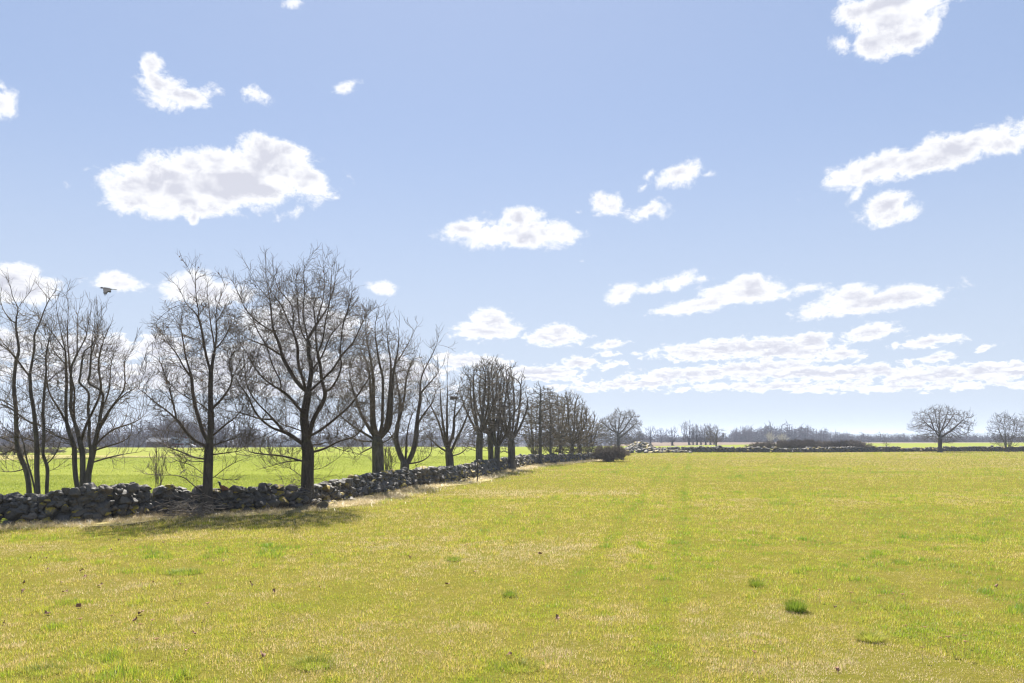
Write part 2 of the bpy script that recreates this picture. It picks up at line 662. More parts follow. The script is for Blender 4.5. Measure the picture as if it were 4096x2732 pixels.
def sheet(name, ring, mat, z, kind='structure', cut=6.0):
    bm = bmesh.new()
    vs = [bm.verts.new((p[0], p[1], 0)) for p in ring]
    bm.faces.new(vs)
    bmesh.ops.triangulate(bm, faces=bm.faces)
    me_edges = True
    for _ in range(7):
        long_e = [e for e in bm.edges if e.calc_length() > max(cut, 0.05 * max(20.0, (e.verts[0].co.y + e.verts[1].co.y) / 2))]
        if not long_e:
            break
        bmesh.ops.subdivide_edges(bm, edges=long_e, cuts=1, use_grid_fill=False)
        bmesh.ops.triangulate(bm, faces=[f for f in bm.faces if len(f.verts) > 3])
    for v in bm.verts:
        v.co.z = float(terrain(v.co.x, v.co.y)) + z
    for f in bm.faces:
        f.normal_update()
        if f.normal.z < 0:
            f.normal_flip()
    me = bpy.data.meshes.new(name)
    bm.to_mesh(me)
    bm.free()
    me.materials.append(mat)
    o = bpy.data.objects.new(name, me)
    COL.objects.link(o)
    tag(o, kind=kind)
    return o


# the near meadow: from behind the camera to the two walls
ring = [(-60, -40), (120, -40), (220, FARW[-1][1])] + [tuple(p) for p in FARW[::-1]] + [tuple(p) for p in WALL[::-1]] + [(-60, 12)]
sheet("meadow", ring, mat_meadow(), 0.03)
# the bright green winter crop behind the walls
off = np.array([-0.3, 0.4])
ring = [(-150, 12)] + [tuple(p + off) for p in WALL] + [tuple(p + (0, .4)) for p in FARW[1:]] + [(330, FARW[-1][1] + 3)]
ring += [tuple(gp(px, py)[:2]) for px, py in [(4900, 1771), (4096, 1770.5), (3500, 1773), (3080, 1777), (2800, 1781), (2640, 1785)]]
ring += [tuple(gp(px, py)[:2]) for px, py in [(2400, 1783), (1900, 1783), (1400, 1784), (1000, 1786), (500, 1787), (-600, 1787)]]
sheet("crop_field", ring, mat_crop(), 0.02)
# pale stubble strip crossing the crop on the left
STRAW = mat_straw_ground()
ring = [gp(px, py)[:2] for px, py in [(-500, 1843), (0, 1842), (150, 1838), (300, 1832), (760, 1829), (760, 1826), (300, 1822), (0, 1822), (-500, 1822)]]
sheet("stubble_strip", ring, STRAW, 0.04)
# dry thatch at the foot of the near wall
fr = []
for i, (x, y) in enumerate(WALL):
    wd = 1.5 + 0.5 * math.sin(i * 2.1) + (0.3 if i % 3 == 0 else 0)
    wd *= 0.85
    fr.append((x + wd * 0.75 + 0.1, y - wd * 0.65))
ring = [tuple(p) for p in WALL[:-2]] + fr[:-2][::-1]
sheet("dry_verge", ring, STRAW, 0.045)


def build_hills():
    """a wooded ridge far off on the right, a lower one on the left"""
    H = mat_hill()
    for (x0, x1, y0, dep, top, seed) in ((560, 3800, 2600, 500, 15, 3), (-2000, 300, 2300, 500, 9, 5)):
        nx, ny = 160, 9
        xs = np.linspace(x0, x1, nx)
        V = []
        for j in range(ny):
            t = j / (ny - 1)
            prof = math.sin(math.pi * t) ** 0.7
            ends = sstep(xs, x0, x0 + 700) * (1 - sstep(xs, x1 - 500, x1))
            z = -7 + prof * (ends * top * (0.55 + 0.6 * vnoise(xs, xs * 0 + 10, 800, seed)) + 5 * vnoise(xs, xs * 0 + j * 30, 35, seed + 1) + 6)
            V.append(np.stack([xs, np.full(nx, y0 + dep * t), z], 1))
        V = np.concatenate(V)
        f = [np.stack([np.arange(nx - 1) + j * nx, np.arange(nx - 1) + j * nx + 1, np.arange(nx - 1) + (j + 1) * nx + 1, np.arange(nx - 1) + (j + 1) * nx], 1) for j in range(ny - 1)]
        tag(mesh_np("hills", V, [np.concatenate(f)], H), kind='structure')


build_hills()


# ------------------------------------------------------------------ stones
def ico(sub):
    bm = bmesh.new()
    bmesh.ops.create_icosphere(bm, subdivisions=sub, radius=1.0)
    bm.verts.ensure_lookup_table()
    V = np.array([v.co[:] for v in bm.verts])
    Fc = np.array([[v.index for v in f.verts] for f in bm.faces])
    bm.free()
    return V, Fc


ICO = {s: ico(s) for s in (1, 2, 3)}


def stone_shape(sub, r):
    V, Fc = ICO[sub]
    V = V.copy()
    n = r.normal(size=(13, 3))
    n /= np.linalg.norm(n, axis=1)[:, None]
    h = r.uniform(0.52, 0.86, 13)
    for a, b in zip(n, h):
        dp = V @ a
        ov = np.maximum(dp - b, 0)
        V -= np.outer(ov * 0.97, a)
    for k in range(3):
        d = r.normal(size=3) * (2.2 + 2.0 * k)
        V *= 1 + (0.05 / (k + 1)) * np.sin(V @ d + r.uniform(0, 6))[:, None]
    V -= V.mean(0)
    V /= np.abs(V).max(0)
    return V, Fc


SHAPES = {s: [stone_shape(s, np.random.default_rng(100 + i)) for i in range(18 if s > 1 else 8)] for s in (1, 2, 3)}


def rotm(r, tilt=0.35):
    a = r.uniform(0, 2 * math.pi)
    bx, by = r.normal(0, tilt, 2)
    ca, sa = math.cos(a), math.sin(a)
    Rz = np.array([[ca, -sa, 0], [sa, ca, 0], [0, 0, 1]])
    cx, sx = math.cos(bx), math.sin(bx)
    Rx = np.array([[1, 0, 0], [0, cx, -sx], [0, sx, cx]])
    cy, sy = math.cos(by), math.sin(by)
    Ry = np.array([[cy, 0, sy], [0, 1, 0], [-sy, 0, cy]])
    return Rx @ Ry @ Rz


def mat_stone():
    m = M("field_stone", 0.7, 0.5)
    p = m.pos()
    n = m.noise(p, 5.0, 8, 0.65)
    sp = m.noise(p, 38.0, 4, 0.6)
    tint = m.attr("tint")
    c = m.ramp(tint, [(0.0, (0.075, 0.072, 0.07)), (0.45, (0.125, 0.12, 0.112)), (0.8, (0.18, 0.168, 0.15)), (1.0, (0.25, 0.21, 0.17))])
    c = m.mix(0.55, c, m.ramp(n, [(0.28, (0.04, 0.039, 0.037)), (0.5, (0.12, 0.115, 0.108)), (0.72, (0.27, 0.26, 0.235))]))
    c = m.mix(m.smooth(sp, 0.62, 0.72), c, (0.36, 0.35, 0.31))
    c = m.mix(1.0, c, (0.62, 0.57, 0.49), 'MULTIPLY')
    geo = m.N.new('ShaderNodeNewGeometry')
    s = m.N.new('ShaderNodeSeparateXYZ')
    m.L.new(geo.outputs['Normal'], s.inputs[0])
    up = m.smooth(s.outputs[2], -0.05, 0.55)
    mn = m.noise(p, 6.0, 5, 0.65)
    f = m.math('MULTIPLY', m.math('MULTIPLY', m.attr("moss"), up), m.smooth(mn, 0.36, 0.5))
    mf = m.noise(p, 30.0, 5, 0.7)
    c = m.mix(f, c, m.ramp(mf, [(0.3, (0.16, 0.105, 0.01)), (0.6, (0.36, 0.26, 0.02)), (0.8, (0.45, 0.36, 0.05))]))
    m.color(c)
    m.bump(m.mix(f, n, mf), 0.8, 0.04)
    return m.m


STONE = mat_stone()


class Stones:
    def __init__(s):
        s.items = []           # (centre, size xyz, rot, tint, moss, sub)

    def add(s, c, size, r, moss=0.0, sub=2, tilt=0.35):
        s.items.append((np.array(c, float), np.array(size, float), rotm(r, tilt), r.random(), moss, sub, int(r.integers(0, 8 if sub == 1 else 18))))

    @staticmethod
    def geo(it, origin):
        c, size, rm, tint, moss, sub, k = it
        V, Fc = SHAPES[sub][k]
        W = (V @ rm.T) * 1.0
        W = W * size + c - origin
        return W, Fc, tint, moss

    def merge(s, name, items, origin, parent=None):
        VV, FF, T, Mo, n = [], [], [], [], 0
        for it in items:
            W, Fc, t, mo = s.geo(it, origin)
            VV.append(W)
            FF.append(Fc + n)
            T.append(np.full(len(W), t))
            Mo.append(np.full(len(W), mo))
            n += len(W)
        o = mesh_np(name, np.concatenate(VV), [np.concatenate(FF)], STONE, parent, True, {"tint": np.concatenate(T), "moss": np.concatenate(Mo)})
        o.data.set_sharp_from_angle(angle=R(24))
        return o


def along(poly, step):
    """points along a polyline with its left-hand unit normal"""
    out = []
    for a, b in zip(poly[:-1], poly[1:]):
        d = b - a
        L_ = np.linalg.norm(d)
        d /= L_
        k = max(1, int(L_ / step))
        for i in range(k):
            out.append((a + d * L_ * (i + 0.5) / k, d, np.array([-d[1], d[0]])))
    return out


def wall_height(px):
    return float(np.interp(px, [-300, 0, 200, 400, 560, 740, 800, 1000, 1130, 1261, 1380, 1520, 1700, 1900, 2100, 2300, 2500],
                           [.95, .97, 1.05, 1.22, 1.25, 1.05, .8, .9, 1.0, .72, .95, 1.0, .98, .95, 1.0, .85, .8]))


def build_near_wall():
    r = np.random.default_rng(21)
    W = Stones()
    for p, d, nrm in along(WALL[:-1], 0.135):
        dist = p[1]
        px = 2048 + F_PX * p[0] / p[1]
        H = wall_height(px) * 0.9 * r.uniform(0.9, 1.06)
        sc = 1.0 if dist < 45 else 1.18
        sub = 3 if dist < 34 else 2
        # courses of the front face, lower stones larger
        z = 0.0
        back = 0.0
        row = 0
        while z < H:
            t = z / H
            if r.random() < (0.55 if row == 0 else 0.8):
                big = r.random() < (0.42 if row < 2 else 0.14)
                s = (r.uniform(0.17, 0.28) if big else r.uniform(0.08, 0.16)) * sc * (1 - 0.12 * t)
                size = (s * r.uniform(0.95, 1.35), s * r.uniform(0.9, 1.2), s * r.uniform(0.68, 0.95))
                inset = 0.06 + 0.30 * t + r.normal(0, 0.05) + size[1] * 0.55
                q = p + nrm * inset + d * r.normal(0, 0.08)
                moss = (1.0 if r.random() < (0.62 if row == 0 else 0.3 if row == 1 else 0.08) else 0.0)
                W.add((q[0], q[1], z + size[2] * 0.72), size, r, moss, sub)
            z += r.uniform(0.15, 0.215) * sc
            row += 1
        # core and rear face
        for _ in range(4):
            t = r.random()
            s = r.uniform(0.17, 0.26) * sc
            q = p + nrm * (0.42 + r.uniform(0, 0.35)) + d * r.normal(0, .06)
            W.add((q[0], q[1], t * (H - 0.2) + s * 0.35), (s * 1.2, s * 1.1, s), r, 0.0, 1)
        for _ in range(3):
            t = r.random()
            s = r.uniform(0.15, 0.24) * sc
            q = p + nrm * (0.48 + 0.12 * t + r.uniform(0, 0.7 - 0.45 * t)) + d * r.normal(0, .08)
            W.add((q[0], q[1], t * (H - 0.22) + s * 0.6), (s * 1.2, s * 1.1, s * .9), r, 0.0, 2 if dist < 45 else 1)
        # cap stones
        if r.random() < 0.42:
            s = r.uniform(0.12, 0.22) * sc
            q = p + nrm * (0.52 + r.normal(0, 0.12)) + d * r.normal(0, .06)
            W.add((q[0], q[1], H + s * 0.10), (s * r.uniform(1.0, 1.5), s * 1.05, s * .8), r, 1.0 if r.random() < .06 else 0.0, sub)
        # fallen mossy stones at the foot
        if r.random() < 0.10:
            s = r.uniform(0.10, 0.2)
            q = p - nrm * r.uniform(0.0, 0.22)
            W.add((q[0], q[1], s * 0.35), (s * 1.25, s, s * .75), r, 1.0 if r.random() < .6 else 0.0, sub)
    # a few remembered boulders
    for px, py, s, mo in ((500, 1935, .40, 0), (560, 2035, .42, 0), (880, 1945, .2, 0), (400, 2072, .44, .6), (620, 1952, .34, 0), (1010, 1950, .30, 0),
                          (655, 2040, .38, .8), (1190, 1985, .3, 0), (230, 1975, .30, 0), (60, 2030, .34, 0), (300, 2040, .33, 0), (735, 2030, .33, 0), (180, 1960, .38, 0)):
        pass
    key = [(max(it[1][0], it[1][2]) / it[0][1]) if (2048 + F_PX * it[0][0] / it[0][1]) > -30 else 0 for it in W.items]
    order = np.argsort(key)[::-1]
    # the hundred that show largest: must not be buried in the core
    base = WALL[2]
    origin = np.array([base[0], base[1], 0.0])
    root = empty("stone_wall", origin)
    tag(root, "long grey field stone wall with yellow moss beside the meadow on the left", "stone wall")
    front = []
    for i in order:
        c = W.items[i][0]
        if wall_depth(c) < 0.40 or c[2] > 0.85:
            front.append(i)
        if len(front) >= 100:
            break
    fs = set(front)
    for i in front:
        W.merge("stone", [W.items[i]], origin, root)
    rest = W.merge("stone", [it for i, it in enumerate(W.items) if i not in fs], origin, root)
    tag(rest, kind='stuff')


def wall_depth(c):
    """how far behind the front foot of the wall"""
    y = c[1]
    i = int(np.clip(np.searchsorted(WALL[:, 1], y) - 1, 0, len(WALL) - 2))
    a, b = WALL[i], WALL[i + 1]
    d = (b - a) / np.linalg.norm(b - a)
    n = np.array([-d[1], d[0]])
    return float(np.dot(np.array(c[:2]) - a, n))


build_near_wall()


def build_far_wall():
    r = np.random.default_rng(33)
    W = Stones()
    for p, d, nrm in along(FARW[1:], 0.33):
        H = 0.78 + 0.12 * math.sin(p[0] * 0.21) + r.normal(0, 0.05)
        z = 0.0
        row = 0
        while z < H:
            s = r.uniform(0.16, 0.30)
            q = p + nrm * (0.1 + 0.3 * z / H + r.normal(0, .06) + s * .5) + d * r.normal(0, .1)
            W.add((q[0], q[1], z + s * .6), (s * 1.2, s, s * .85), r, 0.9 if r.random() < (.30 if row == 0 else .2) else 0, 1)
            q = p + nrm * (0.8 + r.normal(0, .1)) + d * r.normal(0, .1)
            W.add((q[0], q[1], z + s * .6), (s * 1.3, s, s), r, 0, 1)
            z += 0.24
            row += 1
    origin = np.array([FARW[1][0], FARW[1][1], 0.0])
    root = empty("stone_wall", origin)
    tag(root, "low dark stone wall running across the far end of the meadow", "stone wall")
    tag(W.merge("stone", W.items, origin, root), kind='stuff')
    # heap of cleared stones in the corner
    Hp = Stones()
    c0 = gp(2570, 1812)[:2]
    for _ in range(520):
        u, v = r.normal(0, 1, 2)
        x = u * 2.2
        y = v * 1.8
        top = 2.25 * math.exp(-(x / 3.4) ** 2 * 1.6 - (y / 3.0) ** 2)
        if top < 0.12:
            continue
        s = r.uniform(0.18, 0.42)
        z = top * (1 - 0.25 * r.random())
        Hp.add((c0[0] + x, c0[1] + 1.8 + y, z * 0.92), (s * 1.25, s, s * .8), r, 0.9 if r.random() < .25 else 0, 2)
    for _ in range(240):
        x = r.uniform(2, 9)
        s = r.uniform(0.15, 0.32)
        Hp.add((c0[0] + x, c0[1] + 1.2 + r.normal(0, .5), r.uniform(0, max(0.15, 1.1 - x * .1))), (s * 1.25, s, s * .8), r, 0.9 if r.random() < .35 else 0, 1)
    origin = np.array([c0[0], c0[1] + 1.8, 0])
    root = empty("stone_heap", origin)
    tag(root, "heap of grey mossy stones piled at the corner where the walls meet", "stone heap")
    items = Hp.items
    order = np.argsort([-max(i[1]) - i[0][2] * .3 for i in items])
    for i in order[:24]:
        Hp.merge("stone", [items[i]], origin, root)
    tag(Hp.merge("stone", [items[i] for i in order[24:]], origin, root), kind='stuff')


build_far_wall()

# the loose boulder beside the biggest oak
b_loc = gp(1285, 2036)
bo = Stones()
bo.add((0, 0, 0.14), (0.27, 0.23, 0.19), np.random.default_rng(5), 0.35, 3)
o = bo.merge("boulder", bo.items, np.zeros(3))
o.location = b_loc
tag(o, "single round boulder lying in dry grass beside the biggest oak's trunk", "boulder")


# ------------------------------------------------------------------ trees
class Skel:
    def __init__(s, cap=60000):
        s.P = np.zeros((cap, 3))
        s.D = np.zeros((cap, 3))
        s.par = np.full(cap, -1, int)
        s.nch = np.zeros(cap, int)
        s.trunk = np.zeros(cap, bool)
        s.minr = np.zeros(cap)
        s.n = 0

    def add(s, p, par, trunk=False):
        i = s.n
        s.P[i] = p
        s.par[i] = par
        s.trunk[i] = trunk
        if par >= 0:
            d = np.asarray(p) - s.P[par]
            s.D[i] = d / (np.linalg.norm(d) + 1e-9)
            s.nch[par] += 1
        else:
            s.D[i] = (0, 0, 1)
        s.n += 1
        return i

    def limb(s, pts, step, start=None, trunk=False, wob=0.0, r=None):
        """polyline of 3-D points; hangs on the nearest node (or 'start')"""
        pts = np.asarray(pts, float)
        # smooth resampling (Catmull-Rom)
        q = [pts[0]]
        ext = np.vstack([2 * pts[0] - pts[1], pts, 2 * pts[-1] - pts[-2]])
        for i in range(len(pts) - 1):
            a, b, c, d = ext[i:i + 4]
            k = max(1, int(round(np.linalg.norm(c - b) / step)))
            for j in range(1, k + 1):
                t = j / k
                v = 0.5 * (2 * b + (c - a) * t + (2 * a - 5 * b + 4 * c - d) * t * t + (3 * b - a - 3 * c + d) * t ** 3)
                if wob and r is not None:
                    v = v + r.normal(0, wob, 3)
                q.append(v)
        if s.n == 0:
            cur = s.add(q[0], -1, trunk)
        else:
            if start is None:
                start = int(np.argmin(np.sum((s.P[:s.n] - q[0]) ** 2, 1)))
            cur = start
        first = s.n
        for v in q[1:]:
            cur = s.add(v, cur, trunk)
        k = s.n - first
        if k > 0:
            seg = np.linalg.norm(s.P[first:s.n] - s.P[s.par[first:s.n]], axis=1)
            rem = np.cumsum(seg[::-1])[::-1] - seg
            s.minr[first:s.n] = np.maximum(s.minr[first:s.n], 0.0062 + (0.0090 if trunk else 0.0060) * rem)
        return cur

    def colonize(s, A, step, di, dk, iters=120, inertia=0.35, trop=(0, 0, 0.12), jit=0.12, r=None, maxch=3):
        A = np.asarray(A, float)
        if not len(A):
            return
        P = s.P
        best = np.full(len(A), 1e9)
        bi = np.zeros(len(A), int)
        for a in range(0, s.n, 400):
            d2 = ((A[:, None, :] - P[None, a:min(a + 400, s.n), :]) ** 2).sum(2)
            j = d2.argmin(1)
            v = d2[np.arange(len(A)), j]
            m = v < best
            best[m] = v[m]
            bi[m] = j[m] + a
        alive = best > dk * dk
        trop = np.array(trop)
        for it in range(iters):
            act = alive & (best < di * di)
            if not act.any():
                break
            idx = np.nonzero(act)[0]
            v = A[idx] - P[bi[idx]]
            v /= np.sqrt((v ** 2).sum(1))[:, None] + 1e-9
            nodes, inv = np.unique(bi[idx], return_inverse=True)
            acc = np.zeros((len(nodes), 3))
            np.add.at(acc, inv, v)
            acc /= np.linalg.norm(acc, axis=1)[:, None] + 1e-9
            ok = s.nch[nodes] < maxch
            d = acc + inertia * s.D[nodes] + trop + r.normal(0, jit, acc.shape)
            d /= np.linalg.norm(d, axis=1)[:, None] + 1e-9
            new0 = s.n
            for k in np.nonzero(ok)[0]:
                if s.n >= len(P) - 2:
                    break
                s.add(P[nodes[k]] + d[k] * step, nodes[k])
            stuck = nodes[~ok]
            if len(stuck):
                alive[np.isin(bi, stuck) & act] = False
            if s.n == new0:
                break
            Q = P[new0:s.n]
            ai = np.nonzero(alive)[0]
            for a in range(0, len(Q), 300):
                d2 = ((A[ai][:, None, :] - Q[None, a:a + 300, :]) ** 2).sum(2)
                j = d2.argmin(1)
                vv = d2[np.arange(len(ai)), j]
                m = vv < best[ai]
                best[ai[m]] = vv[m]
                bi[ai[m]] = j[m] + a + new0
            alive &= best > dk * dk

    def radii(s, r0, base, e=2.3):
        n = s.n
        acc = np.zeros(n)
        for i in range(n - 1, -1, -1):
            if acc[i] == 0:
                acc[i] = r0 ** e
            p = s.par[i]
            if p >= 0:
                acc[p] += acc[i]
        rad = acc ** (1 / e)
        top = rad[0]
        k = math.log(base / r0) / max(1e-6, math.log(top / r0))
        out = r0 * (rad / r0) ** k
        out = np.maximum(out, np.minimum(s.minr[:n], base * 0.8))
        for i in range(n - 1, 0, -1):          # a parent is never thinner than its child
            p = s.par[i]
            if out[p] < out[i]:
                out[p] = out[i]
        return out


def twigs(P, D, Rr, seeds, r, length, n_seg, ang, r_start, r_end, up=0.15, jit=0.08):
    """grow one small twig from each seed; returns P0,P1,r0,r1 per segment and the node list"""
    k = len(seeds)
    if k == 0:
        return (np.zeros((0, 3)),) * 2 + (np.zeros(0),) * 2 + (np.zeros((0, 3)), np.zeros((0, 3)))
    d = D[seeds]
    rnd = r.normal(size=(k, 3))
    side = np.cross(d, rnd)
    side /= np.linalg.norm(side, axis=1)[:, None] + 1e-9
    a = r.uniform(ang[0], ang[1], k)[:, None]
    d = d * np.cos(a) + side * np.sin(a)
    p = P[seeds].copy()
    L_ = r.uniform(length[0], length[1], k)[:, None] / n_seg
    segs = []
    nodes, dirs = [], []
    for i in range(n_seg):
        d = d + r.normal(0, jit, (k, 3)) + np.array([0, 0, up])
        d /= np.linalg.norm(d, axis=1)[:, None]
        q = p + d * L_
        t0, t1 = i / n_seg, (i + 1) / n_seg
        segs.append((p, q, np.full(k, r_start + (r_end - r_start) * t0), np.full(k, r_start + (r_end - r_start) * t1)))
        nodes.append(q)
        dirs.append(d)
        p = q
    return tuple(np.concatenate([s_[j] for s_ in segs]) for j in range(4)) + (np.concatenate(nodes), np.concatenate(dirs))


def frusta(P0, P1, R0, R1, D0, D1, sides):
    """tapered tubes, one per segment; ends oriented by D0 / D1"""
    n = len(P0)
    if n == 0:
        return np.zeros((0, 3)), np.zeros((0, 4), int)
    ref = np.array([0.31, 0.93, 0.17])
    ref /= np.linalg.norm(ref)

    def ringv(P, Rr, D):
        u = np.cross(D, ref)
        u /= np.linalg.norm(u, axis=1)[:, None] + 1e-6
        v = np.cross(D, u)
        a = np.arange(sides) * 2 * math.pi / sides
        return P[:, None, :] + Rr[:, None, None] * (np.cos(a)[None, :, None] * u[:, None, :] + np.sin(a)[None, :, None] * v[:, None, :])
    A = ringv(P0, R0, D0)
    B = ringv(P1, R1, D1)
    V = np.concatenate([A, B], 1).reshape(-1, 3)
    base = (np.arange(n) * 2 * sides)[:, None]
    k = np.arange(sides)
    k2 = (k + 1) % sides
    Fq = np.stack([base + k, base + k2, base + sides + k2, base + sides + k], 2).reshape(-1, 4)
    return V, Fq


def straighten(s, rad, it=4, w=0.5):
    """relax the zigzag of grown branches: each node towards the middle of its parent and its main child"""
    n = s.n
    i = np.nonzero(s.par[:n] >= 0)[0]
    order = np.argsort(rad[i])
    main = np.full(n, -1)
    main[s.par[i][order]] = i[order]
    m = np.nonzero((s.par[:n] >= 0) & (main >= 0) & ~s.trunk[:n])[0]
    m = m[main[s.par[m]] == m]
    for _ in range(it):
        tgt = 0.5 * (s.P[s.par[m]] + s.P[main[m]])
        s.P[m] += w * (tgt - s.P[m])
    d = s.P[i] - s.P[s.par[i]]
    s.D[i] = d / (np.linalg.norm(d, axis=1)[:, None] + 1e-9)


def tree_geometry(s, rad, r, tw1=0.9, tw2=1.0, tlen=(0.25, 0.6), tw_r=0.005, thr=0.02, up=0.15, ang=(0.4, 1.1), crown_r=None, flare=True, leafy=0, nseg=4):
    n = s.n
    i = np.nonzero(s.par[:n] >= 0)[0]
    p = s.par[i]
    # main continuation of each node = thickest child
    order = np.argsort(rad[i])
    main = np.full(n, -1)
    main[p[order]] = i[order]
    ismain = main[p] == i
    R1 = rad[i]
    R0 = np.where(ismain, rad[p], np.minimum(rad[p], rad[i] * 1.35))
    # joint directions: average of in and out
    Dj = s.D[:n].copy()
    has = main >= 0
    Dj[has] += s.D[main[has]]
    Dj /= np.linalg.norm(Dj, axis=1)[:, None] + 1e-9
    Dj[0] = (0, 0, 1)
    P0, P1 = s.P[p], s.P[i]
    D0 = np.where(ismain[:, None], Dj[p], s.D[i])
    D1 = Dj[i]
    if flare:
        z0 = s.P[0, 2]
        fl = lambda z: 1 + 0.75 * np.exp(-np.maximum(z - z0, 0) / 0.28)
        big = R1 > 0.35 * rad[0]
        R0 = np.where(big, R0 * fl(P0[:, 2]), R0)
        R1 = np.where(big, R1 * fl(P1[:, 2]), R1)
    if crown_r is None:
        crown_r = rad[0] * 0.42
    tr = s.trunk[i] | (rad[i] > crown_r)
    out = {}
    for nm, m in (('trunk', tr), ('crown', ~tr)):
        VV, FF, k = [], [], 0
        for lo, hi, sd in ((0.05, 9, 10), (0.018, 0.05, 6), (-1, 0.018, 4 if nm == 'trunk' else 3)):
            q = m & (rad[i] > lo) & (rad[i] <= hi)
            V, Fq = frusta(P0[q], P1[q], R0[q], R1[q], D0[q], D1[q], sd)
            VV.append(V)
            FF.append(Fq + k)
            k += len(V)
        out[nm] = [VV, FF, k]
    # fine twigs
    thin = np.nonzero((rad[:n] < thr) & (s.par[:n] >= 0))[0]
    reps = np.repeat(thin, r.poisson(tw1, len(thin)))
    a = twigs(s.P, s.D, rad, reps, r, tlen, nseg, ang, tw_r, tw_r * 0.55, up)
    tips = np.nonzero((s.nch[:n] == 0))[0]
    b = twigs(s.P, s.D, rad, tips, r, (tlen[0] * .6, tlen[1] * .6), nseg, (0.0, 0.35), tw_r, tw_r * 0.5, up)
    PP = np.concatenate([a[4], b[4]])
    DD = np.concatenate([a[5], b[5]])
    sd2 = np.nonzero(r.random(len(PP)) < tw2 * 0.5)[0]
    c = twigs(PP, DD, None, sd2, r, (tlen[0] * .35, tlen[1] * .5), 2, (0.5, 1.1), tw_r * .75, tw_r * .45, up)
    VV, FF, k = out['crown']
    for t in (a, b, c):
        if len(t[0]) == 0:
            continue
        dd = t[1] - t[0]
        dd /= np.linalg.norm(dd, axis=1)[:, None] + 1e-9
        V, Fq = frusta(t[0], t[1], t[2], t[3], dd, dd, 3)
        VV.append(V)
        FF.append(Fq + k)
        k += len(V)
    out['crown'] = [VV, FF, k]
    res = {nm: (np.concatenate(v[0]) if v[2] else np.zeros((0, 3)), np.concatenate(v[1]) if v[2] else np.zeros((0, 4), int)) for nm, v in out.items()}
    res['leafpts'] = PP
    return res


def link_tree(root, g, bark, twig):
    V, Fq = g['trunk']
    mesh_np("trunk", V, [Fq], bark, root, True)
    V, Fq = g['crown']
    mesh_np("crown", V, [Fq], twig, root, True)
    return root


def in_poly(x, y, poly):
    poly = np.asarray(poly, float)
    c = np.zeros(len(x), bool)
    j = len(poly) - 1
    for i in range(len(poly)):
        xi, yi = poly[i]
        xj, yj = poly[j]
        m = ((yi > y) != (yj > y)) & (x < (xj - xi) * (y - yi) / (yj - yi + 1e-9) + xi)
        c ^= m
        j = i
    return c


def crown_points(outline, Y, base, n, r, depth=0.9, shell=0.0):
    """attractors filling the traced crown outline, with rounded depth"""
    o = np.array(outline, float)
    lo, hi = o.min(0), o.max(0)
    pts = []
    tot = 0
    while tot < n:
        x = r.uniform(lo[0], hi[0], 4 * n)
        y = r.uniform(lo[1], hi[1], 4 * n)
        m = in_poly(x, y, o)
        pts.append(np.stack([x[m], y[m]], 1))
        tot += m.sum()
    pts = np.concatenate(pts)[:n]
    res = np.zeros((n, 3))
    ctr = 0.5 * (lo + hi)
    half_w = 0.5 * (hi[0] - lo[0])
    half_h = 0.5 * (hi[1] - lo[1])
    for k, (x, y) in enumerate(pts):
        P = at(x, y, Y) - base
        f = max(0.05, 1 - min(0.98, ((x - ctr[0]) / half_w) ** 2)) * max(0.12, 1 - min(.95, ((y - ctr[1]) / half_h) ** 2))
        hd = half_w / F_PX * Y * depth * math.sqrt(f)
        P[1] += r.uniform(-1, 1) * hd
        res[k] = P
    return res


